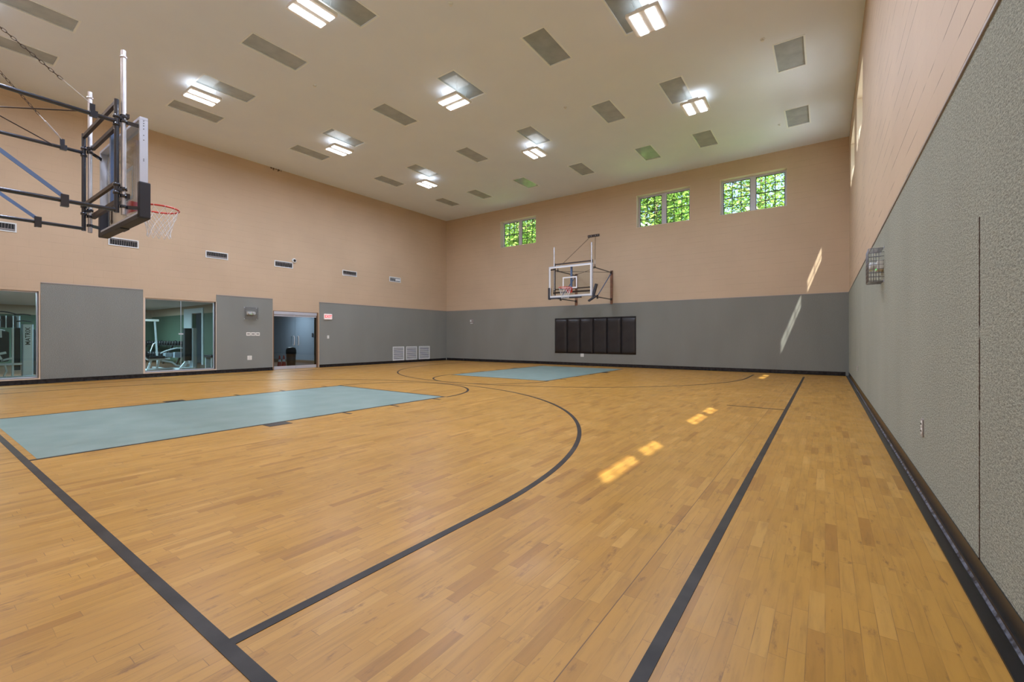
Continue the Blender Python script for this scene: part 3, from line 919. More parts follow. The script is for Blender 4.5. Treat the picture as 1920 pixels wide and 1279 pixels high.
    MB().tube([(R_ * math.cos(t), R_ * math.sin(t), 0) for t in [2 * PI * k_ / 48 for k_ in range(48)]], 0.0125, 8, closed=True).build('rim', 'rim', rm)
    q = MB().box(-0.11, 0.11, -0.378, -0.366, -0.16, 0.03)
    q.add([(-0.11, -0.37, 0.0), (0.11, -0.37, 0.0), (0.09, -0.20, 0.0), (-0.09, -0.20, 0.0), (-0.11, -0.37, 0.012), (0.11, -0.37, 0.012), (0.09, -0.20, 0.012), (-0.09, -0.20, 0.012)],
          [(3, 2, 1, 0), (4, 5, 6, 7), (0, 1, 5, 4), (1, 2, 6, 5), (2, 3, 7, 6), (3, 0, 4, 7)])
    for s in (-1, 1):
        q.tube([(s * 0.10, -0.366, -0.13), (s * 0.12, -0.2, -0.035), (s * 0.135, -0.17, -0.008)], 0.009, 6)
        q.add([(s * 0.10, -0.366, -0.14), (s * 0.10, -0.366, 0.0), (s * 0.10, -0.22, 0.0), (s * 0.104, -0.366, -0.14), (s * 0.104, -0.366, 0.0), (s * 0.104, -0.22, 0.0)],
              [(0, 1, 2), (5, 4, 3), (0, 3, 4, 1), (1, 4, 5, 2), (2, 5, 3, 0)])
    q.build('rim_bracket', 'rim', rm)
    nt = MB()
    levels = [(0.232, -0.012), (0.205, -0.11), (0.175, -0.19), (0.152, -0.27), (0.138, -0.34), (0.142, -0.41)]
    K = 12
    rnd = random.Random(4)
    for k_ in range(K):
        for dr_ in (-1, 1):
            pts = []
            for li, (rr, zz) in enumerate(levels):
                t = 2 * PI * (k_ + 0.5 * dr_ * li * (1 if li else 0)) / K
                if li == 0: t = 2 * PI * k_ / K
                pts.append((rr * math.cos(t) + rnd.uniform(-.003, .003), rr * math.sin(t) + rnd.uniform(-.003, .003), zz + rnd.uniform(-.004, .004)))
            nt.tube(pts, 0.0032, 5)
        t = 2 * PI * k_ / K
        nt.tube([(0.236 * math.cos(t), 0.236 * math.sin(t), 0.012), (0.249 * math.cos(t), 0.249 * math.sin(t), 0.0), (0.234 * math.cos(t), 0.234 * math.sin(t), -0.016)], 0.004, 5)
    nt.build('net', 'net', rm)
    if near:
        r = MB().box(-0.017, 0.017, YS + 0.06, YS + 0.07, 2.78, 2.92)
        r.tube([(0.03 * math.cos(t), YS + 0.065, 2.755 + 0.03 * math.sin(t)) for t in [2 * PI * k_ / 16 for k_ in range(16)]], 0.006, 6, closed=True)
        r.build('height_adjuster_eye', 'brown_steel', root)
    return root
near_hoop = empty('basketball_hoop', (XC + 0.01, YN, 0), 0)
tag(near_hoop, 'near basketball hoop seen from behind, chained to the wall, at upper left', 'basketball hoop', 'wall mounted basketball hoops')
make_hoop(near_hoop, True)
far_hoop = empty('basketball_hoop', (XC + 0.03, YF, 0), PI)
tag(far_hoop, 'far basketball hoop facing the court, above the black wall padding', 'basketball hoop', 'wall mounted basketball hoops')
make_hoop(far_hoop, False)

# ---------------------------------------------------------------- wall padding under the far hoop
px0, px1 = -9.672, -6.03
names = ['first from the left', 'second from the left', 'third from the left', 'third from the right', 'second from the right', 'first from the right']
for i in range(6):
    w_ = (px1 - px0) / 6
    a = px0 + w_ * i; c = a + w_ - 0.004
    root = empty('wall_pad', ((a + c) / 2, YF - 0.012, 0.514))
    q = MB(); h_ = 1.50; nx, nz = 10, 14; hw = (c - a) / 2; dep = 0.055
    vs = []
    for j in range(nz + 1):
        for i_ in range(nx + 1):
            u, v = i_ / nx * 2 - 1, j / nz * 2 - 1
            bulge = (1 - abs(u) ** 6) ** 0.5 * (1 - abs(v) ** 14) ** 0.5
            sag = 0.014 * (1 - u * u) * max(0, v - 0.8) / 0.2
            vs.append((u * hw, -dep * (0.35 + 0.65 * bulge), (v + 1) / 2 * h_ - sag))
    nb = len(vs)
    for j in range(nz + 1):
        for i_ in range(nx + 1):
            vs.append(((i_ / nx * 2 - 1) * hw, 0, j / nz * h_))
    fs = []
    st = nx + 1
    for j in range(nz):
        for i_ in range(nx):
            a_ = j * st + i_; fs.append((a_, a_ + 1, a_ + st + 1, a_ + st)); fs.append((nb + a_ + st, nb + a_ + st + 1, nb + a_ + 1, nb + a_))
    for i_ in range(nx):
        fs.append((nb + i_, nb + i_ + 1, i_ + 1, i_)); t_ = nz * st + i_; fs.append((t_, t_ + 1, nb + t_ + 1, nb + t_))
    for j in range(nz):
        a_ = j * st; fs.append((nb + a_, a_, a_ + st, nb + a_ + st)); b_ = a_ + nx; fs.append((b_, nb + b_, nb + b_ + st, b_ + st))
    q.add(vs, fs, 0, True)
    q.build('pad_cover', 'mat_vinyl', root)
    MB().box(-hw, hw, -0.025, 0.0, h_ + 0.0, h_ + 0.018).build('top_flange', 'cap' if False else 'mat_vinyl', root)
    tag(root, 'black vinyl wall pad under the far hoop, %s of six' % names[i], 'wall pad', 'black wall pads under the far hoop')

# ---------------------------------------------------------------- wall fittings
def outlet(loc, axis, w=0.12, h=0.13, label='', cat='outlet', name='wall_outlet', grp=None, pm='plastic'):
    """plate facing -x ('r'), +x ('l') or -y ('f')"""
    rz = {'f': 0, 'l': PI / 2, 'r': -PI / 2}[axis]
    root = empty(name, loc, rz)
    MB().rbox(-w / 2, w / 2, -0.008, 0, -h / 2, h / 2, 0.01, 'y').build('cover_plate', pm, root)
    q = MB()
    for z in (-h * 0.2, h * 0.2):
        q.lathe([(0.026, 0), (0.026, 0.003)], (0, -0.008, z), 14, M_=Matrix.Rotation(PI / 2, 3, 'X'))
        for x in (-0.008, 0.008): q.box(x - 0.002, x + 0.002, -0.013, -0.010, z - 0.006, z + 0.008, 1)
    q.build('socket', ['plastic', 'slot'], root)
    tag(root, label, cat, grp)
    return root
outlet((-8.36, YF - 0.012, 0.44), 'f', 0.15, 0.14, 'cream outlet just below the black pads on the far wall')
outlet((XL + 0.012, 7.33, 0.48), 'l', 0.15, 0.15, 'cream outlet low on the carpet left of the glass door')
outlet((XR - 0.012, 4.51, 0.50), 'r', 0.075, 0.13, 'cream outlet on the right carpet wall, the nearer of two', pm='cap')
outlet((XR - 0.012, 12.59, 0.49), 'r', 0.075, 0.13, 'cream outlet on the right carpet wall, far one near the corner', pm='cap')

for i, y in enumerate((7.29, 7.445, 7.60)):
    root = empty('switch_plate', (XL + 0.012, y, 1.31), PI / 2)
    MB().rbox(-0.072, 0.072, -0.008, 0, -0.06, 0.06, 0.015, 'y').build('cover_plate', 'plastic', root)
    q = MB()
    for x in (-0.03, 0.0, 0.03): q.box(x - 0.009, x + 0.009, -0.014, -0.008, -0.018, 0.018)
    q.build('toggle', 'slot', root)
    tag(root, 'white switch plate with dark toggles left of the door, %s of three' % ('left', 'middle', 'right')[i], 'switch', 'row of three switch plates')
root = empty('light_switch', (XL + 0.012, 10.35, 1.21), PI / 2)
MB().rbox(-0.045, 0.045, -0.008, 0, -0.065, 0.065, 0.008, 'y').build('cover_plate', 'plastic', root)
MB().box(-0.012, 0.012, -0.016, -0.008, -0.025, 0.025).build('rocker', 'white_metal', root)
tag(root, 'single white light switch on the carpet right of the glass door', 'switch')

# strobe alarm on the far wall
root = empty('fire_alarm', (-14.45, YF - 0.012, 2.0))
MB().rbox(-0.10, 0.10, -0.045, 0, -0.12, 0.12, 0.012, 'y').build('alarm_housing', 'cap', root)
MB().box(-0.085, -0.02, -0.065, -0.045, -0.01, 0.085).build('strobe_lens', 'white_metal', root)
MB().box(-0.08, 0.08, -0.055, -0.045, -0.105, -0.085).build('lower_lip', 'white_metal', root)
tag(root, 'small white alarm strobe high on the carpet near the far left corner', 'fire alarm')

# dome camera
root = empty('security_camera', (XL, 8.93, 4.09), PI / 2)
MB().lathe([(0.085, 0.0), (0.085, 0.035), (0.07, 0.06)], (0, 0, 0), 24, M_=Matrix.Rotation(PI / 2, 3, 'X')).build('camera_base', 'white_metal', root)
MB().lathe([(0.05, 0.055), (0.045, 0.08), (0.03, 0.098), (0.012, 0.106)], (0, 0, 0), 24, M_=Matrix.Rotation(PI / 2, 3, 'X')).build('camera_dome', 'slot', root)
tag(root, 'round white dome camera above the corner of a wall vent', 'security camera')

# high supply vents
vy = [(1.12, 1.82), (3.56, 4.24), (5.97, 6.64), (8.19, 8.89), (11.01, 11.71), (13.47, 14.14)]
vt = ['at the left edge of the photo', 'right below the near backboard', 'right of the near hoop net', 'beside the dome camera', 'fifth from the left', 'nearest the far corner']
for i, (a, c) in enumerate(vy):
    root = empty('supply_vent', (XL, (a + c) / 2, 3.895), PI / 2)
    w_ = (c - a) / 2; h_ = 0.115; t = 0.028
    q = MB()
    q.box(-w_, w_, -0.018, 0, h_ - t, h_); q.box(-w_, w_, -0.018, 0, -h_, -h_ + t); q.box(-w_, -w_ + t, -0.018, 0, -h_ + t, h_ - t); q.box(w_ - t, w_, -0.018, 0, -h_ + t, h_ - t)
    q.build('vent_frame', 'white_metal', root, bevel=0.003)
    MB().box(-w_ + t, w_ - t, -0.004, 0, -h_ + t, h_ - t).build('vent_cavity', 'dark', root)
    q = MB()
    rr = random.Random(i)
    nb = 13
    for j in range(nb):
        x = -w_ + t + 0.012 + (2 * w_ - 2 * t - 0.024) * j / (nb - 1)
        sk = rr.uniform(-0.012, 0.012)
        q.bar((x - sk, -0.010, -h_ + t), (x + sk, -0.010, h_ - t), 0.006, 0.008)
    q.box(-w_ + t, w_ - t, -0.014, -0.004, h_ - t - 0.03, h_ - t - 0.018) if i % 2 else q.box(-w_ + t, w_ - t, -0.014, -0.004, -h_ + t + 0.012, -h_ + t + 0.05)
    if i == 5: q.box(0.02, w_ - t - 0.02, -0.016, -0.006, -0.05, 0.04)
    q.build('vent_louvres', 'white_metal' if i == 5 else 'cap', root)
    tag(root, 'narrow white wall vent high on the left wall, ' + vt[i], 'wall vent', 'narrow vents high on the left wall')

# return grilles low on the left wall
for i, (a, c) in enumerate([(13.66, 14.34), (14.47, 15.16), (15.30, 16.03)]):
    root = empty('return_grille', (XL + 0.012, (a + c) / 2, 0.44), PI / 2)
    w_ = (c - a) / 2; h_ = 0.325; t = 0.035
    q = MB()
    q.box(-w_, w_, -0.02, 0, h_ - t, h_); q.box(-w_, w_, -0.02, 0, -h_, -h_ + t); q.box(-w_, -w_ + t, -0.02, 0, -h_ + t, h_ - t); q.box(w_ - t, w_, -0.02, 0, -h_ + t, h_ - t)
    q.build('grille_frame', 'white_metal', root, bevel=0.003)
    MB().box(-w_ + t, w_ - t, -0.003, 0, -h_ + t, h_ - t).build('grille_cavity', 'dark', root)
    q = MB()
    for j in range(10):
        z = -h_ + t + 0.025 + (2 * h_ - 2 * t - 0.05) * j / 9
        q.bar((-w_ + t, -0.011, z), (w_ - t, -0.011, z), 0.004, 0.031, up=(0, 0.35, 1))
    q.build('grille_louvres', 'white_metal', root)
    tag(root, 'square white louvred grille low in the far left corner, %s of three' % ('left', 'middle', 'right')[i], 'wall vent', 'return grilles low on the left wall')

# exit sign
def text_mesh(txt, size, m, parent, loc, rot, name, ext=0.001):
    cu = bpy.data.curves.new(name, 'FONT'); cu.body = txt; cu.size = size; cu.extrude = ext; cu.align_x = 'CENTER'; cu.align_y = 'CENTER'
    cu.offset = size * 0.02
    tmp = bpy.data.objects.new('tmp', cu); C.objects.link(tmp)
    dg = bpy.context.evaluated_depsgraph_get()
    me = bpy.data.meshes.new_from_object(tmp.evaluated_get(dg))
    bpy.data.objects.remove(tmp)
    me.materials.clear(); me.materials.append(M[m])
    o = bpy.data.objects.new(name, me); C.objects.link(o); o.parent = parent; o.location = loc; o.rotation_euler = rot
    return o
root = empty('exit_sign', (XL + 0.012, 10.33, 2.03), PI / 2)
MB().rbox(-0.17, 0.17, -0.05, 0, -0.11, 0.11, 0.02, 'y').build('sign_housing', 'exit_face', root)
text_mesh('EXIT', 0.155, 'exit_red', root, (0, -0.052, 0.0), (PI / 2, 0, 0), 'sign_letters')
tag(root, 'red lettered exit sign on the carpet wall right of the glass door', 'exit sign')

# emergency light units in wire guards
def guarded_light(loc, rz, w, h, label):
    root = empty('emergency_light', loc, rz)
    d = 0.15
    MB().rbox(-0.13, 0.13, -0.06, 0, -0.055, 0.065, 0.012, 'y').build('battery_housing', 'plastic', root, bevel=0.006)
    for s in (-1, 1):
        hd = MB().lathe([(0.018, 0), (0.045, 0.015), (0.048, 0.06), (0.044, 0.065)], (s * 0.075, -0.065, 0.0), 18, M_=Matrix.Rotation(PI / 2, 3, 'X')).build('lamp_head', 'white_metal', root)
    MB().box(-0.008, 0.008, -0.066, -0.058, -0.045, -0.03).build('indicator', 'green_led', root)
    tag(root, label, 'emergency light')
    g = empty('wire_guard', loc, rz)
    q = MB(); r = 0.0034
    nx, nz, nd = 9, 9, 3
    for i in range(nx):
        x = -w / 2 + w * i / (nx - 1)
        q.tube([(x, 0, -h / 2), (x, -d, -h / 2), (x, -d, h / 2), (x, 0, h / 2)], r, 5)
    for j in range(nz):
        z = -h / 2 + h * j / (nz - 1)
        q.tube([(-w / 2, 0, z), (-w / 2, -d, z), (w / 2, -d, z), (w / 2, 0, z)], r, 5)
    for k_ in range(1, nd):
        y = -d * k_ / nd
        q.tube([(-w / 2, y, -h / 2), (w / 2, y, -h / 2), (w / 2, y, h / 2), (-w / 2, y, h / 2)], r, 5, closed=True)
    q.build('guard_wires', 'guard_steel', g)
    q = MB()
    for sx in (-1, 1):
        for sz in (-1, 1): q.box(sx * w / 2 - 0.015, sx * w / 2 + 0.015, -0.006, 0, sz * h / 2 - 0.015, sz * h / 2 + 0.015)
    q.build('mounting_tab', 'aluminium', g)
    return root, g
r_, g_ = guarded_light((XR - 0.012, 7.40, 2.08), -PI / 2, 0.40, 0.41, 'white emergency light inside a wire cage on the right carpet wall')
tag(g_, 'steel wire cage standing out from the right carpet wall', 'wire guard', 'wire guards over emergency lights')
r_, g_ = guarded_light((XL + 0.012, 7.36, 2.03), PI / 2, 0.40, 0.39, 'white emergency light inside a wire cage left of the glass door')
tag(g_, 'steel wire cage above the three switch plates on the left wall', 'wire guard', 'wire guards over emergency lights')

# ---------------------------------------------------------------- fitness room behind the glazed openings
XB = -28.5; YP = 8.0
def st(name, box, m):
    return structure(MB().box(*box).build(name, m))
st('floor_fitness', (XB, XL - 0.2, YN - 4, 12.2, -0.2, 0.0), 'gym_floor')
q = MB().box(XB, XL - 0.2, YN - 4, 12.2, 2.62, 2.75); structure(q.build('ceiling_fitness', 'gym_ceiling'))
q = MB()      # partition with a doorway
q.box(XB, -23.2, YP, YP + 0.15, 0, 2.25); q.box(-22.1, XL - 0.2, YP, YP + 0.15, 0, 2.25); q.box(XB, XL - 0.2, YP, YP + 0.15, 2.38, 2.62, 1); q.box(XB, -23.3, YP, YP + 0.15, 2.25, 2.38, 1); q.box(-22.0, XL - 0.2, YP, YP + 0.15, 2.25, 2.38, 1)
part = structure(q.build('wall_partition', ['gym_green', 'gym_beige']))
q = MB().box(-24.1, -23.2, YP - 0.03, YP, 0, 2.50).box(-22.1, -21.95, YP - 0.03, YP, 0, 2.50).box(-23.2, -22.1, YP - 0.03, YP + 0.15, 2.28, 2.50)
q.build('door_casing', 'machine_white', part)
q = MB().box(XB - 0.15, XB, YN - 4, 12.2, 0, 2.2).box(XB - 0.15, XB, YN - 4, 12.2, 2.2, 2.62, 1)
structure(q.build('wall_fitness_back', ['gym_green', 'gym_beige']))
q = MB().box(XB, XL - 0.2, YN - 4.15, YN - 4, 0, 2.2).box(XB, XL - 0.2, YN - 4.15, YN - 4, 2.2, 2.62, 1)
structure(q.build('wall_fitness_side', ['gym_green', 'gym_beige']))
st('wall_fitness_front', (XL - 0.3, XL - 0.2, YN - 4, YN - 0.25, 0, 2.62), 'gym_green')
q = MB().box(XB, XL - 0.2, 11.5, 11.65, 0, 2.62); lob = structure(q.build('wall_lobby', 'lobby'))
MB().box(XB, XL - 0.2, 11.485, 11.5, 0, 0.12).build('lobby_baseboard', 'jamb', lob)
st('wall_lobby_end', (-24.2, -24.05, YP + 0.15, 11.5, 0, 2.62), 'lobby')
# unseen ceiling panels, added to brighten the fitness room and the lobby
fl_t = ['over the machines behind the left glazing', 'between the two glazed openings of the fitness room', 'deep in the fitness room', 'in the lobby behind the glass door']
for i, (x, y, pw) in enumerate([(-20.0, 0.9, 230), (-19.0, 3.8, 260), (-25.0, 5.0, 330), (-20.0, 10.4, 60)]):
    root = empty('fill_panel_light', (x, y, 2.62))
    MB().box(-0.6, 0.6, -0.15, 0.15, -0.03, 0.0).build('light_frame', 'white_metal', root)
    MB().box(-0.57, 0.57, -0.12, 0.12, -0.036, -0.03).build('lit_lens', 'led', root)  # lens of the added fill panel
    ld = bpy.data.lights.new('fill_lamp', 'AREA'); ld.shape = 'RECTANGLE'; ld.size = 1.1; ld.size_y = 0.22; ld.energy = pw; ld.color = (0.92, 0.97, 1.0)
    lo = bpy.data.objects.new('fill_lamp', ld); C.objects.link(lo); lo.parent = root; lo.location = (0, 0, -0.045)
    tag(root, 'added unseen light panel ' + fl_t[i], 'ceiling light', 'added light panels of the fitness room')

# machine behind the left glazing: multi station cable tower
mt = empty('cable_machine', (-18.6, 1.75, 0))
tag(mt, 'silver and black weight machine with long curved handles behind the left glazing', 'exercise machine')
s_ = MB().rbox(-0.06, 0.06, 0.43, 0.66, 0.08, 1.56, 0.03, 'z').build('weight_shroud', 'machine', mt)
text_mesh('MATRIX', 0.14, 'slot', s_, (0.063, 0.55, 1.22), Matrix(((0, 0, 1), (0, -1, 0), (1, 0, 0))).to_euler(), 'shroud_letters')
MB().rbox(-0.25, -0.05, 0.29, 0.42, 0.25, 1.46, 0.02, 'z').build('weight_stack', 'black_rubber', mt)
MB().rbox(-0.04, 0.02, 0.235, 0.285, 0.08, 1.46, 0.015, 'z').build('frame_column', 'machine_white', mt)
MB().rbox(-0.22, -0.12, 0.35, 0.42, 1.46, 1.80, 0.02, 'z').build('rear_column', 'machine', mt)
MB().box(0.0, 0.08, -1.6, 0.43, 0.40, 0.46).build('lower_beam', 'machine', mt, bevel=0.008)
MB().box(-0.05, 0.1, -1.4, 0.70, 0.03, 0.09).build('base_beam', 'machine', mt, bevel=0.008)
MB().bar((0.05, -0.25, 0.66), (0.05, 0.13, 0.76), 0.05, 0.06).build('seat_link', 'machine_white', mt)
MB().bar((0.05, -0.02, 0.70), (0.05, 0.06, 0.54), 0.05, 0.05).build('seat_link', 'machine_white', mt)
MB().bar((0.05, 0.03, 0.54), (0.05, 0.24, 0.60), 0.05, 0.05).build('seat_link', 'machine_white', mt)
MB().tube([(0.04, 0.09, 0.10), (0.04, 0.14, 0.24), (0.04, 0.11, 0.40)], 0.022, 8).build('support_tube', 'machine_white', mt)
for dz, y0_, y1_, up_ in ((1.84, -0.25, 0.34, 0.07), (1.83, 0.28, 0.62, 0.02), (1.64, 0.33, 0.63, 0.02), (1.67, -0.3, 0.06, 0.02)):
    MB().tube([(0.0, y0_ + (y1_ - y0_) * t, dz + up_ * math.sin(t * PI)) for t in [i_ / 10 for i_ in range(11)]], 0.016, 8).build('pull_handle', 'black_rubber', mt)
MB().box(-0.30, -0.08, 0.04, 0.33, 1.47, 1.79).build('pulley_cover', 'black_rubber', mt)
for y_ in (0.135, 0.27): MB().tube([(-0.05, y_, 1.45), (-0.05, y_, 1.80)], 0.012, 8).build('guide_rod', 'machine_white', mt)
MB().rbox(-0.35, -0.06, -0.5, 0.20, 0.5, 1.36, 0.06, 'x').build('seat_back_pad', 'black_rubber', mt)
MB().tube([(0.0, -0.06, 1.36), (0.0, 0.03, 1.40), (0.0, 0.11, 1.37)], 0.018, 8).tube([(0.0, 0.03, 1.40), (0.0, 0.035, 1.18)], 0.022, 8).build('grip_bar', 'machine_white', mt)

# black storage cabinet behind it
q = empty('storage_cabinet', (-20.8, 3.05, 0))
MB().box(-0.3, 0.3, -0.35, 0.35, 0, 1.45).build('cabinet_body', 'black_rubber', q, bevel=0.01)
MB().box(0.3, 0.315, -0.33, -0.005, 0.05, 1.42).build('cabinet_door', 'navy', q); MB().box(0.3, 0.315, 0.005, 0.33, 0.05, 1.42).build('cabinet_door', 'navy', q)
tag(q, 'dark cabinet behind the silver weight machine', 'cabinet')

# machines behind the second glazing
mm = empty('leg_machine', (-19.3, 5.40, 0))
tag(mm, 'silver framed leg machine with black reclined seat behind the right glazing', 'exercise machine')
q = MB()
q.bar((0, -0.62, 0.92), (0, -0.1, 0.40), 0.07, 0.05).bar((0, -0.1, 0.40), (0, 0.55, 0.42), 0.07, 0.06).bar((0, 0.0, 0.40), (0, -0.12, 0.0), 0.06, 0.06)
q.tube([(0, 0.3, 0.36), (0, 0.62, 0.28), (0, 0.75, 0.16), (0, 1.1, 0.08), (0, 1.35, 0.08)], 0.035, 8)
q.box(-0.04, 0.04, -0.35, 0.9, 0.03, 0.09).bar((0, 0.15, 0.05), (0.0, 0.25, 0.42), 0.05, 0.06).box(-0.25, 0.25, 0.62, 0.70, 0.03, 0.09).box(-0.25, 0.25, -0.2, -0.12, 0.03, 0.09)
q.build('machine_frame', 'machine_white', mm, bevel=0.006)
Mx = Matrix.Translation((0, -0.30, 0.82)) @ Matrix.Rotation(math.radians(28), 4, 'X')
MB().rbox(-0.2, 0.2, -0.05, 0.05, -0.34, 0.36, 0.04, 'y', M_=Mx).build('backrest', 'black_rubber', mm, bevel=0.01)
MB().rbox(-0.2, 0.2, -0.12, 0.35, 0.44, 0.53, 0.03, 'z').build('seat', 'black_rubber', mm, bevel=0.01)
q = MB().box(-0.25, 0.0, 0.42, 0.62, 0.48, 0.62).box(0.05, 0.25, 0.62, 0.85, 0.45, 0.65)
q.build('knee_pad', 'machine', mm, bevel=0.01)
q = MB().tube([(0.05, 0.25, 0.62), (0.05, 0.45, 0.72), (0.05, 0.75, 0.80), (0.05, 0.95, 0.79)], 0.025, 8).tube([(0.02, -0.05, 0.62), (0.02, 0.05, 0.95), (0.02, 0.12, 1.0)], 0.02, 8)
q.build('handle', 'machine_white', mm)

ws = empty('weight_tower', (-18.7, 6.42, 0))
tag(ws, 'tall black and blue grey weight stack tower behind the right glazing', 'exercise machine')
MB().rbox(-0.12, 0.10, -0.24, -0.02, 0.35, 1.52, 0.02, 'z').build('weight_stack', 'black_rubber', ws)
MB().rbox(-0.12, 0.13, -0.02, 0.15, 0.02, 1.53, 0.04, 'z').build('weight_shroud', 'machine', ws)
q = MB().rbox(-0.2, 0.2, -0.45, 0.1, 0.02, 0.10, 0.05, 'z').bar((0, -0.3, 0.1), (0, -0.12, 0.34), 0.1, 0.1)
q.build('base_foot', 'machine_white', ws)

rk = empty('dumbbell_rack', (-26.2, 7.55, 0))
tag(rk, 'long black dumbbell rack along the green wall', 'dumbbell rack')
q = MB()
for x in (-1.8, 0.0, 1.8, 3.4):
    q.bar((x, -0.3, 0), (x, 0.2, 1.05), 0.08, 0.06)
for z, y in ((0.35, -0.2), (0.85, 0.05)):
    q.box(-1.9, 3.5, y - 0.16, y + 0.16, z - 0.03, z)
q.build('rack_frame', 'black_rubber', rk)
k_ = 0
dbt = None
for z, y in ((0.35, -0.2), (0.85, 0.05)):
    for i in range(16):
        x = -26.2 - 1.75 + i * 0.34
        if dbt is None:
            dbt = empty('dumbbell', (x, 7.55 + y, z + 0.09))
            q = MB()
            for s in (-1, 1): q.lathe([(0.05, -0.045), (0.09, -0.04), (0.09, 0.04), (0.05, 0.045)], (0, s * 0.11, 0), 12, M_=Matrix.Rotation(PI / 2, 3, 'X'))
            q.build('weight_head', 'black_rubber', dbt)
            MB().tube([(0, -0.08, 0), (0, 0.08, 0)], 0.018, 8).build('grip', 'chrome', dbt)
            o = dbt
        else:
            o = copy_tree(dbt); o.location = (x, 7.55 + y, z + 0.09)
        tag(o, 'black dumbbell lying on the %s shelf of the rack along the green wall' % ('lower' if z < 0.5 else 'upper'), 'dumbbell', 'dumbbells on the rack')

tw = empty('pull_up_station', (-20.6, 5.55, 0))
tag(tw, 'slender white cable frame with a crossbar behind the reclined seat', 'exercise machine')
q = MB().bar((0, -0.16, 0.0), (0, 0.0, 1.82), 0.05, 0.05).bar((0, 0.42, 0.0), (0, 0.32, 1.82), 0.05, 0.05).box(-0.5, 0.5, -0.2, -0.12, 0, 0.06).box(-0.5, 0.5, 0.38, 0.46, 0, 0.06)
q.build('frame_post', 'machine_white', tw)
MB().box(-0.04, 0.04, -0.28, 0.44, 1.80, 1.88).build('crossbar', 'plastic', tw)

bn = empty('low_bench', (-19.2, 7.3, 0))
tag(bn, 'low black bench beside the partition behind the right glazing', 'bench')
MB().rbox(-0.35, 0.35, -0.18, 0.18, 0.42, 0.52, 0.03, 'z').build('bench_pad', 'black_rubber', bn, bevel=0.01)
MB().box(-0.3, -0.24, -0.14, 0.14, 0, 0.42).build('leg', 'machine_white', bn); MB().box(0.24, 0.3, -0.14, 0.14, 0, 0.42).build('leg', 'machine_white', bn)

# lobby things behind the glass door
tb = empty('trash_bin', (-18.3, 9.94, 0))
tag(tb, 'brown bin with a black domed lid behind the glass door', 'trash bin')
MB().lathe([(0.165, 0.0), (0.17, 0.02), (0.185, 0.50), (0.19, 0.52)], (0, 0, 0), 24).build('bin_body', 'brown_bin', tb)
MB().lathe([(0.20, 0.50), (0.205, 0.56), (0.20, 0.66), (0.17, 0.74), (0.10, 0.785), (0.03, 0.79)], (0, 0, 0), 24).build('bin_lid', 'black_rubber', tb)
for i, (x, y) in enumerate([(-18.05, 9.32), (-18.05, 9.50)]):
    cn = empty('safety_cone', (x, y, 0))
    MB().rbox(-0.10, 0.10, -0.09, 0.09, 0.0, 0.02, 0.02, 'z').lathe([(0.085, 0.02), (0.06, 0.2), (0.045, 0.28), (0.02, 0.45), (0.015, 0.455)], (0, 0, 0), 18).build('cone_body', 'cone_red', cn)
    MB().lathe([(0.0605, 0.20), (0.047, 0.29)], (0, 0, 0), 18).build('white_collar', 'board_white', cn)
    tag(cn, 'small red cone with a white collar behind the glass door, the %s one' % ('left' if i == 0 else 'right'), 'cone', 'red cones behind the glass door')
kp = empty('card_reader', (-19.25, 11.5, 1.30))
MB().rbox(-0.05, 0.05, -0.03, 0, -0.09, 0.09, 0.01, 'y').build('reader_body', 'black_rubber', kp)
MB().box(-0.015, 0.015, -0.033, -0.03, -0.01, 0.03).build('reader_window', 'cap', kp)
tag(kp, 'small black card reader on the blue grey lobby wall', 'card reader')

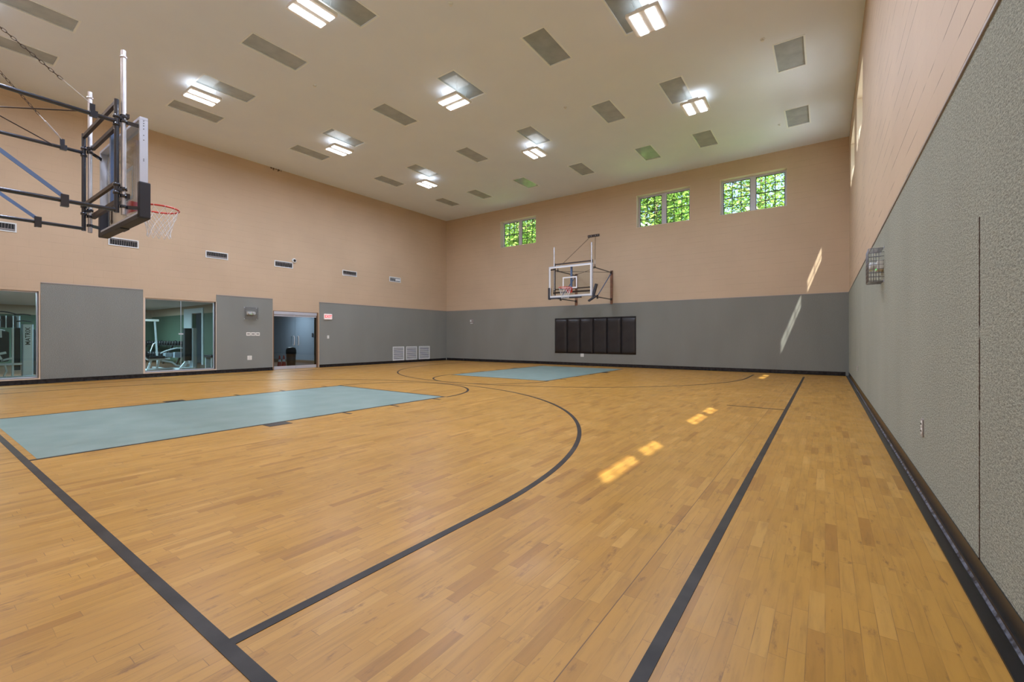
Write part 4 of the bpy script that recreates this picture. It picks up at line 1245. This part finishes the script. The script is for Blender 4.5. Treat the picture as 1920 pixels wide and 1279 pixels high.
# ---------------------------------------------------------------- outdoors
gr = MB()
gr.box(-70, 60, YF + 5, 90, -0.3, -0.02); gr.box(XR + 13, 60, -60, YF + 5, -0.3, -0.02)
pv = MB().box(-70, XR + 13, YF + TW, YF + 5, -0.3, -0.02).box(XR + TW, XR + 13, -60, YF + TW, -0.3, -0.02)  # unseen pale ground, added to bounce sunlight up to the hall ceiling
structure(pv.build('bounce_terrace', 'bounce_paving'))
structure(gr.build('ground', 'grass'))
def tree(x, y, h, cr, n, mk, label, seed, dense_low=0.3):
    rr = random.Random(seed)
    root = empty('tree', (x, y, -0.02))
    t = MB()
    pts = [(0, 0, 0), (0.08, 0.05, h * 0.25), (-0.1, 0.1, h * 0.5), (0.05, 0, h * 0.8)]
    t.tube(pts, 0.2, 8, radii=[0.26, 0.2, 0.14, 0.05])
    for i in range(16):
        z = h * rr.uniform(0.25, 0.8); a = rr.uniform(0, 2 * PI); l = cr * rr.uniform(0.5, 0.95)
        p1 = (math.cos(a) * l * 0.5, math.sin(a) * l * 0.5, z + l * 0.25); p2 = (math.cos(a + .2) * l, math.sin(a + .2) * l, z + l * 0.55)
        t.tube([(0, 0, z), p1, p2], 0.05, 6, radii=[0.07, 0.045, 0.015])
    t.build('trunk', 'bark', root)
    f = MB()
    clumps = []
    for i in range(int(n / 60)):
        while True:
            u = (rr.uniform(-1, 1), rr.uniform(-1, 1), rr.uniform(-1, 1))
            if sum(a * a for a in u) < 1: break
        clumps.append((u[0] * cr, u[1] * cr, h * (0.5 + dense_low * 0.3) + u[2] * h * 0.42))
    vs = []; fs = []
    for cxx, cyy, czz in clumps:
        cs = rr.uniform(0.35, 0.75)
        for j in range(60):
            px = cxx + rr.gauss(0, cs); py = cyy + rr.gauss(0, cs); pz = czz + rr.gauss(0, cs * 0.6)
            s = rr.uniform(0.05, 0.12)
            a, b2, c2 = rr.uniform(0, 2 * PI), rr.uniform(-0.9, 0.9), rr.uniform(0, 2 * PI)
            d1 = Vector((math.cos(a) * math.cos(b2), math.sin(a) * math.cos(b2), math.sin(b2)))
            d2 = d1.cross(Vector((math.cos(c2), math.sin(c2), 0.3))).normalized()
            p = Vector((px, py, pz)); k0 = len(vs)
            vs += [p - d1 * s * 1.3, p + d2 * s * 0.6, p + d1 * s * 1.3, p - d2 * s * 0.6]
            fs.append((k0, k0 + 1, k0 + 2, k0 + 3))
    f.add(vs, fs)
    f.build('foliage', mk, root)
    tag(root, label, 'tree', 'trees outside the high windows')
    return root
tree(-16.8, 25.0, 12.5, 3.4, 14000, 'leaf_a', 'bright leafy tree seen through the left window of the far wall', 1)
tree(-7.6, 25.0, 12.5, 2.2, 13000, 'leaf_a', 'bright green tree seen through the middle window of the far wall', 2)
tree(-3.3, 32.5, 15.0, 3.9, 13500, 'leaf_a', 'light green tree with sky gaps, seen through the right window of the far wall', 3)
tree(-12.5, 38.0, 17.0, 4.5, 11000, 'leaf_b', 'deep green tree standing further back behind the middle window', 4)
tree(-24.5, 36.0, 17.0, 4.5, 9000, 'leaf_b', 'deep green tree standing further back behind the left window', 5)
